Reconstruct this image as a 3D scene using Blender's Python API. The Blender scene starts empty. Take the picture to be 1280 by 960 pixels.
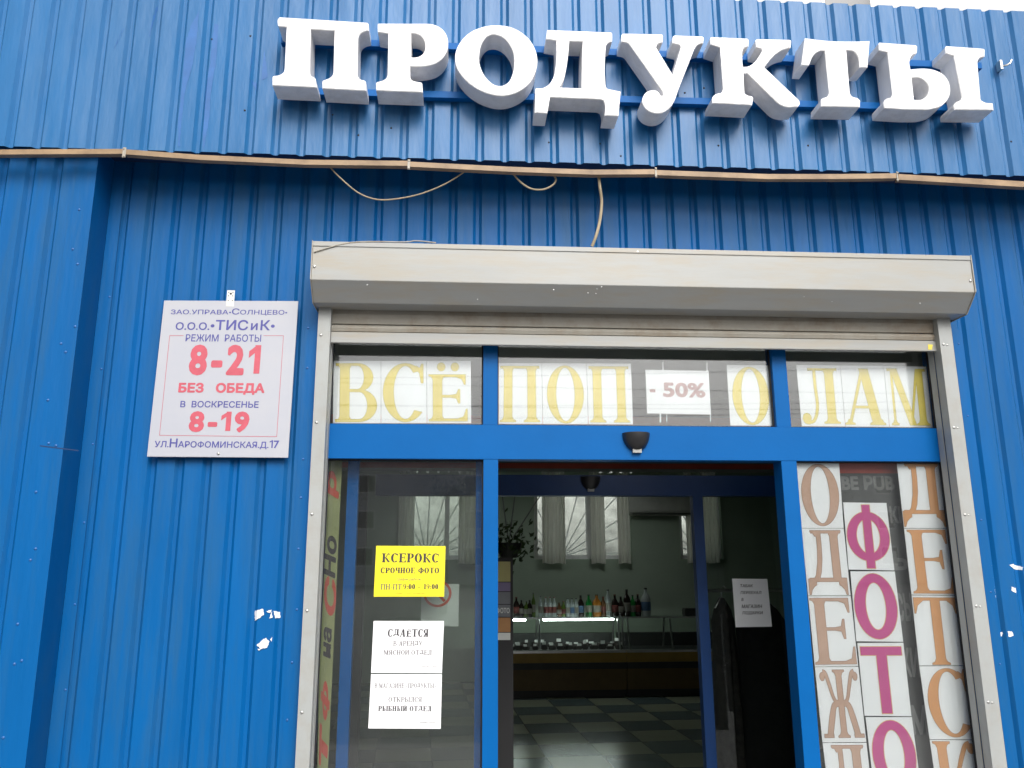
import bpy, bmesh, math, random
import numpy as np
from mathutils import Vector, Matrix
from mathutils.geometry import delaunay_2d_cdt

random.seed(7)
R = math.radians
scene = bpy.context.scene
C = scene.collection

# ------------------------------------------------------------------ camera
F_PX, CAM = 1000.0, Vector((0.0, -3.5, 1.7))
YAW, PITCH, ROLL = R(3.77), R(12.6), R(-0.18)
_f = Vector((math.sin(YAW)*math.cos(PITCH), math.cos(YAW)*math.cos(PITCH), math.sin(PITCH)))
_r0 = Vector((math.cos(YAW), -math.sin(YAW), 0.0))
_u0 = _r0.cross(_f)
_r = math.cos(ROLL)*_r0 + math.sin(ROLL)*_u0
_u = -math.sin(ROLL)*_r0 + math.cos(ROLL)*_u0
cd = bpy.data.cameras.new('camera')
cd.sensor_width = 36.0
cd.lens = 36.0*F_PX/1280.0
cd.clip_start = 0.05
cd.clip_end = 600.0
cam = bpy.data.objects.new('camera', cd)
cam.matrix_world = Matrix(((_r.x, _u.x, -_f.x, CAM.x), (_r.y, _u.y, -_f.y, CAM.y), (_r.z, _u.z, -_f.z, CAM.z), (0, 0, 0, 1)))
C.objects.link(cam)
scene.camera = cam

# ------------------------------------------------------------------ sky, sun, exposure
SUN_EL, SUN_AZ = R(40), R(168)          # azimuth clockwise from +Y : the sun stands behind the photographer, a little to the right
w = bpy.data.worlds.new('World')
scene.world = w
w.use_nodes = True
nt = w.node_tree
bg = nt.nodes['Background']
sky = nt.nodes.new('ShaderNodeTexSky')
sky.sky_type = 'NISHITA'
sky.sun_disc = False
sky.sun_elevation = SUN_EL
sky.sun_rotation = SUN_AZ
sky.dust_density = 6.0
sky.ozone_density = 1.0
hs = nt.nodes.new('ShaderNodeHueSaturation')      # thin overcast: most of the blue is gone
hs.inputs['Saturation'].default_value = 0.30
nt.links.new(sky.outputs[0], hs.inputs['Color'])
nt.links.new(hs.outputs[0], bg.inputs['Color'])
bg.inputs['Strength'].default_value = 0.15
sd = bpy.data.lights.new('sun', 'SUN')
sd.energy = 1.5
sd.angle = R(32)
sd.color = (1.0, 0.98, 0.96)
so = bpy.data.objects.new('sun', sd)
sdir = Vector((math.sin(SUN_AZ)*math.cos(SUN_EL), math.cos(SUN_AZ)*math.cos(SUN_EL), math.sin(SUN_EL)))
so.rotation_euler = (-sdir).to_track_quat('-Z', 'Y').to_euler()
so.location = sdir*30
C.objects.link(so)
scene.view_settings.view_transform = 'Standard'
scene.view_settings.look = 'None'
scene.view_settings.exposure = 0.25
scene.view_settings.gamma = 1.0
scene.view_settings.use_curve_mapping = False
scene.cycles.max_bounces = 12
scene.cycles.transparent_max_bounces = 24
scene.cycles.glossy_bounces = 4
scene.cycles.diffuse_bounces = 6


def at(px, py, Y):
    """the point of the plane y = Y that the photograph shows at pixel (px, py) of 1280 x 960"""
    d = _f + (px-640.0)/F_PX*_r + (480.0-py)/F_PX*_u
    return CAM + d*((Y-CAM.y)/d.y)


def on_floor(px, py, z=0.0):
    d = _f + (px-640.0)/F_PX*_r + (480.0-py)/F_PX*_u
    return CAM + d*((z-CAM.z)/d.z)


# ------------------------------------------------------------------ materials
def mat(name, col, rough=0.6, metal=0.0, var=0.12, scale=6.0, stretch=(1, 1, 1), bump=0.0, bscale=40.0, spec=0.5, coat=0.0, emit=None, estr=0.0, dirt=None, dirt_amt=0.0, dirt_scale=3.0, dirt_stretch=(1, 1, 1), trans=0.0):
    m = bpy.data.materials.new(name)
    m.use_nodes = True
    n = m.node_tree.nodes
    l = m.node_tree.links
    p = n['Principled BSDF']
    p.inputs['Roughness'].default_value = rough
    p.inputs['Metallic'].default_value = metal
    p.inputs['Specular IOR Level'].default_value = spec
    p.inputs['Coat Weight'].default_value = coat
    tc = n.new('ShaderNodeTexCoord')
    mp = n.new('ShaderNodeMapping')
    mp.inputs['Scale'].default_value = stretch
    l.new(tc.outputs['Object'], mp.inputs['Vector'])
    no = n.new('ShaderNodeTexNoise')
    no.inputs['Scale'].default_value = scale
    no.inputs['Detail'].default_value = 6.0
    no.inputs['Roughness'].default_value = 0.65
    l.new(mp.outputs[0], no.inputs['Vector'])
    ra = n.new('ShaderNodeValToRGB')
    ra.color_ramp.elements[0].position = 0.3
    ra.color_ramp.elements[1].position = 0.7
    ra.color_ramp.elements[0].color = tuple(c*(1-var) for c in col)+(1,)
    ra.color_ramp.elements[1].color = tuple(min(1, c*(1+var)) for c in col)+(1,)
    l.new(no.outputs['Fac'], ra.inputs['Fac'])
    out = ra.outputs['Color']
    if dirt:
        mp2 = n.new('ShaderNodeMapping')
        mp2.inputs['Scale'].default_value = dirt_stretch
        l.new(tc.outputs['Object'], mp2.inputs['Vector'])
        n2 = n.new('ShaderNodeTexNoise')
        n2.inputs['Scale'].default_value = dirt_scale
        n2.inputs['Detail'].default_value = 8.0
        n2.inputs['Roughness'].default_value = 0.7
        l.new(mp2.outputs[0], n2.inputs['Vector'])
        r2 = n.new('ShaderNodeMapRange')
        r2.inputs['From Min'].default_value = 0.45
        r2.inputs['From Max'].default_value = 0.65
        r2.inputs['To Max'].default_value = dirt_amt
        l.new(n2.outputs['Fac'], r2.inputs['Value'])
        mx = n.new('ShaderNodeMix')
        mx.data_type = 'RGBA'
        l.new(r2.outputs[0], mx.inputs['Factor'])
        l.new(out, mx.inputs[6])
        mx.inputs[7].default_value = tuple(dirt)+(1,)
        out = mx.outputs[2]
    l.new(out, p.inputs['Base Color'])
    if bump:
        nb = n.new('ShaderNodeTexNoise')
        nb.inputs['Scale'].default_value = bscale
        nb.inputs['Detail'].default_value = 3.0
        l.new(mp.outputs[0], nb.inputs['Vector'])
        b = n.new('ShaderNodeBump')
        b.inputs['Strength'].default_value = bump
        b.inputs['Distance'].default_value = 0.01
        l.new(nb.outputs['Fac'], b.inputs['Height'])
        l.new(b.outputs['Normal'], p.inputs['Normal'])
    if emit:
        p.inputs['Emission Color'].default_value = tuple(emit)+(1,)
        p.inputs['Emission Strength'].default_value = estr
    if trans:
        p.inputs['Transmission Weight'].default_value = trans
    return m


def glass_mat(name, tint, refl=1.0, dust_haze=0.0):
    m = bpy.data.materials.new(name)
    m.use_nodes = True
    n = m.node_tree.nodes
    l = m.node_tree.links
    n.remove(n['Principled BSDF'])
    o = n['Material Output']
    tr = n.new('ShaderNodeBsdfTransparent')
    tr.inputs['Color'].default_value = tuple(tint)+(1,)
    gl = n.new('ShaderNodeBsdfGlossy')
    gl.inputs['Roughness'].default_value = 0.02
    gl.inputs['Color'].default_value = (0.95, 0.97, 1.0, 1)
    fr = n.new('ShaderNodeFresnel')
    fr.inputs['IOR'].default_value = 1.5
    ml = n.new('ShaderNodeMath')
    ml.operation = 'MULTIPLY'
    ml.inputs[1].default_value = refl
    l.new(fr.outputs[0], ml.inputs[0])
    mx = n.new('ShaderNodeMixShader')
    l.new(ml.outputs[0], mx.inputs['Fac'])
    l.new(tr.outputs[0], mx.inputs[1])
    l.new(gl.outputs[0], mx.inputs[2])
    out = mx.outputs[0]
    if dust_haze:                                     # a film of street dust with wiped patches; its haze also stands in for reflected light
        tc = n.new('ShaderNodeTexCoord')
        mp = n.new('ShaderNodeMapping')
        mp.inputs['Scale'].default_value = (1.0, 1.0, .45)
        mp.inputs['Rotation'].default_value = (0, .35, 0)
        l.new(tc.outputs['Object'], mp.inputs['Vector'])
        no = n.new('ShaderNodeTexNoise')
        no.inputs['Scale'].default_value = 4.0
        no.inputs['Detail'].default_value = 9.0
        no.inputs['Roughness'].default_value = 0.7
        l.new(mp.outputs[0], no.inputs['Vector'])
        mr = n.new('ShaderNodeMapRange')
        mr.inputs['From Min'].default_value = 0.3
        mr.inputs['From Max'].default_value = 0.75
        mr.inputs['To Min'].default_value = dust_haze*.25
        mr.inputs['To Max'].default_value = dust_haze
        l.new(no.outputs['Fac'], mr.inputs['Value'])
        df = n.new('ShaderNodeBsdfDiffuse')
        df.inputs['Color'].default_value = (0.42, 0.43, 0.42, 1)
        m2 = n.new('ShaderNodeMixShader')
        l.new(mr.outputs[0], m2.inputs['Fac'])
        l.new(out, m2.inputs[1])
        l.new(df.outputs[0], m2.inputs[2])
        out = m2.outputs[0]
    l.new(out, o.inputs['Surface'])
    return m


def checker_mat(name, a, b, size, rot):
    m = mat(name, a, rough=0.22, var=0.1, scale=3.0)
    n = m.node_tree.nodes
    l = m.node_tree.links
    p = n['Principled BSDF']
    tc = n.new('ShaderNodeTexCoord')
    mp = n.new('ShaderNodeMapping')
    mp.inputs['Rotation'].default_value = (0, 0, rot)
    l.new(tc.outputs['Object'], mp.inputs['Vector'])
    ch = n.new('ShaderNodeTexChecker')
    ch.inputs['Scale'].default_value = 1.0/size
    ch.inputs['Color1'].default_value = tuple(a)+(1,)
    ch.inputs['Color2'].default_value = tuple(b)+(1,)
    l.new(mp.outputs[0], ch.inputs['Vector'])
    br = n.new('ShaderNodeTexBrick')
    br.offset = 0.0
    br.inputs['Scale'].default_value = 1.0
    br.inputs['Brick Width'].default_value = size
    br.inputs['Row Height'].default_value = size
    br.inputs['Mortar Size'].default_value = 0.006
    br.inputs['Mortar Smooth'].default_value = 0.0
    br.inputs['Color1'].default_value = (1, 1, 1, 1)
    br.inputs['Color2'].default_value = (1, 1, 1, 1)
    br.inputs['Mortar'].default_value = (0.15, 0.15, 0.15, 1)
    l.new(mp.outputs[0], br.inputs['Vector'])
    no = n.new('ShaderNodeTexNoise')
    no.inputs['Scale'].default_value = 2.5
    no.inputs['Detail'].default_value = 5
    l.new(mp.outputs[0], no.inputs['Vector'])
    m1 = n.new('ShaderNodeMix')
    m1.data_type = 'RGBA'
    m1.blend_type = 'MULTIPLY'
    m1.inputs['Factor'].default_value = 1.0
    l.new(ch.outputs['Color'], m1.inputs[6])
    l.new(br.outputs['Color'], m1.inputs[7])
    l.new(m1.outputs[2], p.inputs['Base Color'])
    return m


M = {}
M['blue'] = mat('blue_paint', (0.0, 0.098, 0.31), rough=0.42, spec=0.2, var=0.09, scale=2.0, stretch=(3, 1, .5), bump=0.3, bscale=7, dirt=(0.02, 0.10, 0.225), dirt_amt=0.6, dirt_scale=3.0, dirt_stretch=(4, 1, .35))
M['fascia'] = mat('faded_blue_paint', (0.014, 0.128, 0.325), rough=0.38, var=0.14, scale=1.6, stretch=(2.5, 1, .6), bump=0.3, bscale=8, spec=0.36, dirt=(0.07, 0.185, 0.37), dirt_amt=0.6, dirt_scale=2.2, dirt_stretch=(3, 1, .3))
M['blue_dark'] = mat('repainted_blue', (0.015, 0.12, 0.36), rough=0.5, var=0.15, scale=9)
M['frame'] = mat('frame_blue', (0.001, 0.102, 0.34), rough=0.42, spec=0.12, var=0.05, scale=4, bump=0.04)
M['white'] = mat('white_plastic', (0.84, 0.84, 0.85), rough=0.38, var=0.02, scale=5, bump=0.03, dirt=(0.5, 0.5, 0.49), dirt_amt=0.35, dirt_scale=3.5, dirt_stretch=(5, 5, .8))
M['alu'] = mat('grey_painted_aluminium', (0.335, 0.343, 0.332), rough=0.42, var=0.05, scale=3, stretch=(.5, 1, 4), dirt=(0.36, 0.30, 0.20), dirt_amt=0.45, dirt_scale=4, dirt_stretch=(.8, 3, 5), bump=0.03)
M['alu_rail'] = mat('grey_rail_paint', (0.345, 0.362, 0.356), rough=0.45, var=0.05, scale=6, stretch=(1, 1, .4), dirt=(0.30, 0.27, 0.22), dirt_amt=0.35, dirt_scale=9)
M['alu_dark'] = mat('grimy_aluminium', (0.40, 0.38, 0.33), rough=0.5, var=0.08, scale=5, dirt=(0.25, 0.17, 0.09), dirt_amt=0.5, dirt_scale=6)
M['metal'] = mat('zinc', (0.55, 0.55, 0.53), rough=0.35, metal=0.9, var=0.1, scale=30)
M['black'] = mat('black_plastic', (0.02, 0.02, 0.022), rough=0.35, var=0.1)
M['rubber'] = mat('black_gasket', (0.012, 0.012, 0.014), rough=0.7)
M['paper'] = mat('white_paper', (0.84, 0.85, 0.87), rough=0.75, var=0.03, scale=6, bump=0.25, bscale=9)
M['paper_grey'] = mat('grey_paper', (0.55, 0.57, 0.55), rough=0.8, var=0.05)
M['paper_yellow'] = mat('yellow_paper', (0.85, 0.74, 0.02), rough=0.7, var=0.03, bump=0.2, bscale=9)
M['ink'] = mat('black_ink', (0.05, 0.045, 0.05), rough=0.8)
M['ink_grey'] = mat('faded_ink', (0.12, 0.11, 0.115), rough=0.8)
M['ink_y'] = mat('yellow_ink', (0.76, 0.62, 0.10), rough=0.75, var=0.08, scale=10)
M['ink_ye'] = mat('yellow_ink_edge', (0.50, 0.42, 0.14), rough=0.8)
M['ink_o'] = mat('pale_brown_ink', (0.55, 0.37, 0.285), rough=0.75, var=0.06, scale=8)
M['ink_oe'] = mat('brown_ink_edge', (0.26, 0.13, 0.08), rough=0.8)
M['ink_or'] = mat('orange_ink', (0.66, 0.34, 0.15), rough=0.75, var=0.06, scale=8)
M['ink_m'] = mat('magenta_ink', (0.56, 0.085, 0.29), rough=0.7, var=0.05, scale=8)
M['ink_me'] = mat('tan_ink_edge', (0.70, 0.45, 0.22), rough=0.8)
M['ink_p'] = mat('faded_red_ink', (0.46, 0.27, 0.27), rough=0.8, var=0.15, scale=60)
M['sign'] = mat('sign_plastic', (0.42, 0.435, 0.485), rough=0.3, var=0.03, scale=3, dirt=(0.45, 0.45, 0.46), dirt_amt=0.4, dirt_scale=3)
M['sign_blue'] = mat('sign_blue', (0.07, 0.07, 0.28), rough=0.4)
M['sign_red'] = mat('sign_red', (0.50, 0.085, 0.12), rough=0.4, var=0.1, scale=20)
M['tan'] = mat('brown_plastic_channel', (0.32, 0.215, 0.12), rough=0.5, var=0.2, scale=5, stretch=(1, 4, 4), dirt=(0.12, 0.07, 0.035), dirt_amt=0.6, dirt_scale=4)
M['wire'] = mat('beige_cable', (0.36, 0.30, 0.20), rough=0.6, var=0.15)
M['glass'] = glass_mat('shop_glass', (0.972, 0.985, 0.978), 1.5, 0.034)
M['glass_in'] = glass_mat('clear_glass', (0.93, 0.96, 0.94), 0.9)
M['tile'] = checker_mat('tile_floor', (0.27, 0.30, 0.22), (0.10, 0.145, 0.145), 0.50, R(-3))
M['wall_in'] = mat('pale_green_plaster', (0.31, 0.38, 0.30), rough=0.85, var=0.06, scale=3, bump=0.05)
M['ac'] = mat('ac_plastic', (0.45, 0.46, 0.42), rough=0.5)
M['ceil'] = mat('grey_ceiling', (0.45, 0.46, 0.45), rough=0.9, var=0.05)
M['asphalt'] = mat('asphalt', (0.055, 0.055, 0.056), rough=0.9, var=0.25, scale=12, bump=0.3, bscale=120)
M['pave'] = mat('paving', (0.22, 0.21, 0.20), rough=0.9, var=0.15, scale=4)
M['block'] = mat('pale_panel_block', (0.62, 0.63, 0.64), rough=0.85, var=0.06, scale=.6)
M['concrete'] = mat('rough_grey_render', (0.46, 0.47, 0.45), rough=0.9, var=0.45, scale=3.5, bump=0.4)
M['block_grey'] = mat('grey_panel_block', (0.42, 0.42, 0.43), rough=0.9, var=0.1, scale=.5)
M['win_dark'] = mat('dark_window_glass', (0.02, 0.025, 0.03), rough=0.1)
M['bark'] = mat('bark', (0.07, 0.055, 0.045), rough=0.9, var=0.3, scale=8)
M['leaf'] = mat('leaf', (0.05, 0.085, 0.03), rough=0.7, var=0.3, scale=2)
M['curtain'] = mat('white_tulle', (0.8, 0.8, 0.76), rough=0.9, var=0.05, trans=0.0)
_n = M['curtain'].node_tree
_tl = _n.nodes.new('ShaderNodeBsdfTranslucent')
_tl.inputs['Color'].default_value = (0.9, 0.9, 0.86, 1)
_mx = _n.nodes.new('ShaderNodeMixShader')
_mx.inputs[0].default_value = 0.65
_n.links.new(_n.nodes['Principled BSDF'].outputs[0], _mx.inputs[1])
_n.links.new(_tl.outputs[0], _mx.inputs[2])
_n.links.new(_mx.outputs[0], _n.nodes['Material Output'].inputs['Surface'])
M['red'] = mat('red_trim', (0.55, 0.09, 0.06), rough=0.6)
M['beam'] = mat('grey_header', (0.20, 0.205, 0.205), rough=0.8)
M['navy'] = mat('navy_inner_frame', (0.003, 0.035, 0.14), rough=0.4)
M['tube'] = mat('lit_tube', (0.9, 0.9, 0.9), emit=(0.90, 1.0, 0.96), estr=24.0)
M['lamp'] = mat('lit_diffuser', (0.9, 0.9, 0.9), emit=(0.95, 1.0, 0.97), estr=6.5)
M['counter'] = mat('dark_counter', (0.03, 0.032, 0.03), rough=0.5, var=0.2)
M['counter_y'] = mat('ochre_counter_band', (0.42, 0.26, 0.045), rough=0.45, var=0.1)
M['counter_brown'] = mat('brown_counter_front', (0.14, 0.085, 0.025), rough=0.5, var=0.15)
M['steel'] = mat('steel', (0.5, 0.5, 0.5), rough=0.3, metal=1.0)
M['banner'] = mat('pale_green_banner', (0.30, 0.33, 0.15), rough=0.7, var=0.08)
M['board'] = mat('dark_board', (0.085, 0.088, 0.09), rough=0.55, var=0.2, scale=6)
M['board_txt'] = mat('grey_board_text', (0.2, 0.203, 0.203), rough=0.7, var=0.2, scale=10)
M['coat'] = mat('dark_cloth', (0.012, 0.012, 0.013), rough=0.95, var=0.3, scale=14, bump=0.4)
M['fur'] = mat('dark_mottled_cloth', (0.035, 0.03, 0.028), rough=0.95, var=0.7, scale=22, bump=0.6)
M['peel'] = mat('bare_primer', (0.72, 0.74, 0.76), rough=0.8, var=0.06, scale=30)
M['seam_and_shade'] = mat('dark_seam_and_shade', (0.004, 0.03, 0.11), rough=0.7)  # sheet seam colour, also painted shade on the soffit
M['rivet'] = mat('painted_rivet', (0.02, 0.11, 0.34), rough=0.3, spec=0.7)
M['b_green'] = mat('green_bottle', (0.01, 0.16, 0.03), rough=0.15)
M['b_dark'] = mat('dark_bottle', (0.015, 0.010, 0.008), rough=0.15)
M['b_orange'] = mat('orange_bottle', (0.42, 0.16, 0.02), rough=0.2)
M['b_clear'] = mat('clear_bottle', (0.30, 0.34, 0.33), rough=0.15)
M['b_brown'] = mat('brown_bottle', (0.10, 0.05, 0.02), rough=0.2)
M['b_olive'] = mat('olive_bottle', (0.07, 0.12, 0.02), rough=0.2)
M['lab_w'] = mat('pale_label', (0.2, 0.19, 0.16), rough=0.7)
M['lab_r'] = mat('red_label', (0.13, 0.03, 0.025), rough=0.7)
M['lab_b'] = mat('blue_label', (0.05, 0.11, 0.20), rough=0.7)
M['poster_p'] = mat('purple_poster', (0.16, 0.13, 0.24), rough=0.6)
M['poster_g'] = mat('grey_poster', (0.14, 0.15, 0.17), rough=0.6)
M['poster_o'] = mat('orange_poster', (0.35, 0.17, 0.06), rough=0.6)
M['poster_y'] = mat('dull_yellow_poster', (0.36, 0.33, 0.13), rough=0.6)
M['product'] = mat('dark_package', (0.035, 0.03, 0.028), rough=0.4, var=0.6, scale=12)
M['tag'] = mat('price_card', (0.8, 0.8, 0.78), rough=0.7)


# ------------------------------------------------------------------ object helpers
def tag(o, label=None, cat=None, group=None, kind=None):
    if label:
        o['label'] = label
    if cat:
        o['category'] = cat
    if group:
        o['group'] = group
    if kind:
        o['kind'] = kind
    return o


def empty(name, loc, label=None, cat=None, group=None):
    o = bpy.data.objects.new(name, None)
    o.empty_display_size = 0.1
    o.location = loc
    C.objects.link(o)
    return tag(o, label, cat, group)


def root_loc(o):
    v = Vector((0, 0, 0))
    while o:
        v += o.location
        o = o.parent
    return v


class MB:
    def __init__(s):
        s.v = []
        s.f = []

    def add(s, vs, fs):
        k = len(s.v)
        s.v += [Vector(p) for p in vs]
        s.f += [tuple(i+k for i in f) for f in fs]
        return s

    def box(s, a, b):
        (x0, y0, z0), (x1, y1, z1) = a, b
        x0, x1 = min(x0, x1), max(x0, x1)
        y0, y1 = min(y0, y1), max(y0, y1)
        z0, z1 = min(z0, z1), max(z0, z1)
        return s.add([(x0, y0, z0), (x1, y0, z0), (x1, y1, z0), (x0, y1, z0), (x0, y0, z1), (x1, y0, z1), (x1, y1, z1), (x0, y1, z1)],
                     [(0, 3, 2, 1), (4, 5, 6, 7), (0, 1, 5, 4), (1, 2, 6, 5), (2, 3, 7, 6), (3, 0, 4, 7)])

    def slab(s, quad, th):
        """quad of 4 points facing -Y (tl,tr,br,bl), thickened towards +Y"""
        q = [Vector(p) for p in quad]
        b = [p+Vector((0, th, 0)) for p in q]
        return s.add(q+b, [(3, 2, 1, 0), (4, 5, 6, 7), (0, 1, 5, 4), (1, 2, 6, 5), (2, 3, 7, 6), (3, 0, 4, 7)])

    def tube(s, pts, r, n=8):
        pts = [Vector(p) for p in pts]
        rr = r if isinstance(r, (list, tuple)) else [r]*len(pts)
        k = len(s.v)
        up = None
        for i, p in enumerate(pts):
            t = (pts[min(i+1, len(pts)-1)]-pts[max(i-1, 0)]).normalized()
            if up is None:
                up = t.orthogonal().normalized()
            up = (up-t*up.dot(t)).normalized()
            sd_ = t.cross(up)
            for j in range(n):
                a = 2*math.pi*j/n
                s.v.append(p+(up*math.cos(a)+sd_*math.sin(a))*rr[i])
        for i in range(len(pts)-1):
            for j in range(n):
                a, b = k+i*n+j, k+i*n+(j+1) % n
                s.f.append((a, b, b+n, a+n))
        s.f.append(tuple(k+j for j in reversed(range(n))))
        s.f.append(tuple(k+(len(pts)-1)*n+j for j in range(n)))
        return s

    def lathe(s, c, prof, n=16):
        c = Vector(c)
        k = len(s.v)
        for (r, z) in prof:
            for j in range(n):
                a = 2*math.pi*j/n
                s.v.append(c+Vector((r*math.cos(a), r*math.sin(a), z)))
        for i in range(len(prof)-1):
            for j in range(n):
                a, b = k+i*n+j, k+i*n+(j+1) % n
                s.f.append((a, b, b+n, a+n))
        s.f.append(tuple(k+j for j in reversed(range(n))))
        s.f.append(tuple(k+(len(prof)-1)*n+j for j in range(n)))
        return s

    def dome(s, c, r, axis_y=-1, n=8, m=3, flat=0.6):
        """a rivet head on a surface facing -Y"""
        c = Vector(c)
        k = len(s.v)
        for i in range(m):
            a = i/m*math.pi/2
            for j in range(n):
                b = 2*math.pi*j/n
                s.v.append(c+Vector((r*math.cos(a)*math.cos(b), axis_y*r*flat*math.sin(a), r*math.cos(a)*math.sin(b))))
        s.v.append(c+Vector((0, axis_y*r*flat, 0)))
        for i in range(m-1):
            for j in range(n):
                s.f.append((k+i*n+j, k+i*n+(j+1) % n, k+(i+1)*n+(j+1) % n, k+(i+1)*n+j))
        for j in range(n):
            s.f.append((k+(m-1)*n+j, k+(m-1)*n+(j+1) % n, k+m*n))
        return s

    def prism(s, prof, x0, x1):
        """(y,z) profile extruded along X"""
        n = len(prof)
        k = len(s.v)
        for x in (x0, x1):
            for (y, z) in prof:
                s.v.append(Vector((x, y, z)))
        for i in range(n):
            j = (i+1) % n
            s.f.append((k+i, k+j, k+n+j, k+n+i))
        s.f.append(tuple(k+i for i in reversed(range(n))))
        s.f.append(tuple(k+n+i for i in range(n)))
        return s

    def build(s, name, m, parent=None, bevel=0.0, smooth=False, loc=None, recalc=True):
        off = root_loc(parent) if parent else Vector(loc if loc is not None else (0, 0, 0))
        me = bpy.data.meshes.new(name)
        me.from_pydata([p-off for p in s.v], [], s.f)
        bm = bmesh.new()
        bm.from_mesh(me)
        if recalc:
            bmesh.ops.recalc_face_normals(bm, faces=bm.faces)
        if bevel:
            bmesh.ops.bevel(bm, geom=[e for e in bm.edges if len(e.link_faces) == 2 and e.calc_face_angle(0) > 0.5], offset=bevel, segments=2, affect='EDGES', clamp_overlap=True)
        bm.to_mesh(me)
        bm.free()
        me.materials.append(m)
        if smooth:
            for p in me.polygons:
                p.use_smooth = True
            me.set_sharp_from_angle(angle=R(38))
        o = bpy.data.objects.new(name, me)
        C.objects.link(o)
        if parent:
            o.parent = parent
        else:
            o.location = off
        return o


def heads(name, pts, r, m, parent, flat=0.6):
    """one small domed head per point, each an object of its own sharing one mesh per radius"""
    off = root_loc(parent)
    me = None
    for p in pts:
        p, rr = (p[0], p[1]) if isinstance(p[1], float) and len(p) == 2 else (p, r)
        if me is None:
            o = MB().dome((0, 0, 0), r, flat=flat).build(name, m, None, smooth=True)
            me = o.data
        else:
            o = bpy.data.objects.new(name, me)
            C.objects.link(o)
        o.parent = parent
        o.location = Vector(p)-off
        o.scale = (rr/r,)*3


def copy_tree(o, parent=None):
    c = o.copy()
    C.objects.link(c)
    if parent:
        c.parent = parent
    for ch in list(o.children):
        copy_tree(ch, c)
    return c


# ------------------------------------------------------------------ lettering
def union2d(shapes):
    """shapes: list of (outer, [holes]); returns verts, tris of their union"""
    vs, fs, own = [], [], []

    def ccw(p):
        a = sum(p[i-1][0]*p[i][1]-p[i][0]*p[i-1][1] for i in range(len(p)))
        return p if a > 0 else p[::-1]
    for si, (o, hs_) in enumerate(shapes):
        for hi, loop in enumerate([o]+list(hs_)):
            loop = ccw(loop)
            k = len(vs)
            vs += [Vector((float(p[0]), float(p[1]))) for p in loop]
            fs.append(list(range(k, k+len(loop))))
            own.append((si, hi))
    r = delaunay_2d_cdt(vs, [], fs, 1, 1e-6, True)
    tris = []
    for t, of in zip(r[2], r[5]):
        ins = set(own[i][0] for i in of if own[i][1] == 0)
        outs = set(own[i][0] for i in of if own[i][1] > 0)
        if ins-outs:
            tris.append(tuple(t))
    return [tuple(p) for p in r[0]], tris


def ell(cx, cy, rx, ry, n=40, a0=0.0, a1=360.0):
    full = abs(a1-a0) >= 360
    m = n if full else n+1
    return [(cx+rx*math.cos(R(a0+(a1-a0)*i/n)), cy+ry*math.sin(R(a0+(a1-a0)*i/n))) for i in range(m)]


def bar(xb, xt, wd, y0=0.0, y1=1.0):
    return ([(xb, y0), (xb+wd, y0), (xt+wd, y1), (xt, y1)], [])


def rect(x0, y0, x1, y1):
    return ([(x0, y0), (x1, y0), (x1, y1), (x0, y1)], [])


def stroke(pts, ws, sub=6):
    """variable width stroke through points"""
    P = [Vector(p) for p in pts]
    q, qw = [], []
    for i in range(len(P)-1):
        p0, p1, p2, p3 = P[max(i-1, 0)], P[i], P[i+1], P[min(i+2, len(P)-1)]
        for k in range(sub):
            t = k/sub
            q.append(0.5*((2*p1)+(-p0+p2)*t+(2*p0-5*p1+4*p2-p3)*t*t+(-p0+3*p1-3*p2+p3)*t**3))
            qw.append(ws[i]+(ws[i+1]-ws[i])*t)
    q.append(P[-1])
    qw.append(ws[-1])
    L, Rr = [], []
    for i in range(len(q)):
        t = q[min(i+1, len(q)-1)]-q[max(i-1, 0)]
        t = t.normalized() if t.length > 0 else Vector((1, 0))
        nn = Vector((-t.y, t.x))*qw[i]/2
        L.append(tuple(q[i]+nn))
        Rr.append(tuple(q[i]-nn))
    return (L+Rr[::-1], [])


T_, t_, s_, b_ = 0.15, 0.05, 0.045, 0.065


def serif(x0, x1, y, up=1, b=b_):
    s, br = s_*up, 0.05*up
    return ([(x0-b, y), (x1+b, y), (x1+b, y+s*.6), (x1+b*.35, y+s), (x1, y+s+br), (x0, y+s+br), (x0-b*.35, y+s), (x0-b, y+s*.6)], [])


def stem(x, wd=T_, y0=0.0, y1=1.0, top=True, bot=True, b=b_):
    o = [rect(x, y0, x+wd, y1)]
    if bot:
        o.append(serif(x, x+wd, y0, 1, b))
    if top:
        o.append(serif(x, x+wd, y1, -1, b))
    return o


def bowl(x0, xr, y0, y1, T=T_, t=t_, k=0.45):
    xc = x0+(xr-x0)*k
    cy, ry = (y0+y1)/2, (y1-y0)/2
    out = [(x0, y0)]+ell(xc, cy, xr-xc, ry, 20, -90, 90)+[(x0, y1)]
    inn = [(x0, y1-t)]+ell(xc, cy, xr-xc-T, ry-t, 20, 90, -90)+[(x0, y0+t)]
    return (out+inn, [])


def arcC(cx, cy, rx, ry, T, t, a0, a1, n=40):
    return (ell(cx, cy, rx, ry, n, a0, a1)+ell(cx, cy, rx-T, ry-t, n, a1, a0), [])


def beakbar(x0, x1, y, up, h=0.22, w=0.05, s=None):
    """thin horizontal bar ending in a triangular beak"""
    s = s or s_
    return [rect(x0, min(y, y+s*up), x1, max(y, y+s*up)), ([(x1, y), (x1, y+h*up), (x1-w*.5, y+h*up), (x1-w*1.3, y+s*up*1.8), (x1-w*3.2, y+s*up), (x1-w*3.2, y)], [])]


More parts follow.
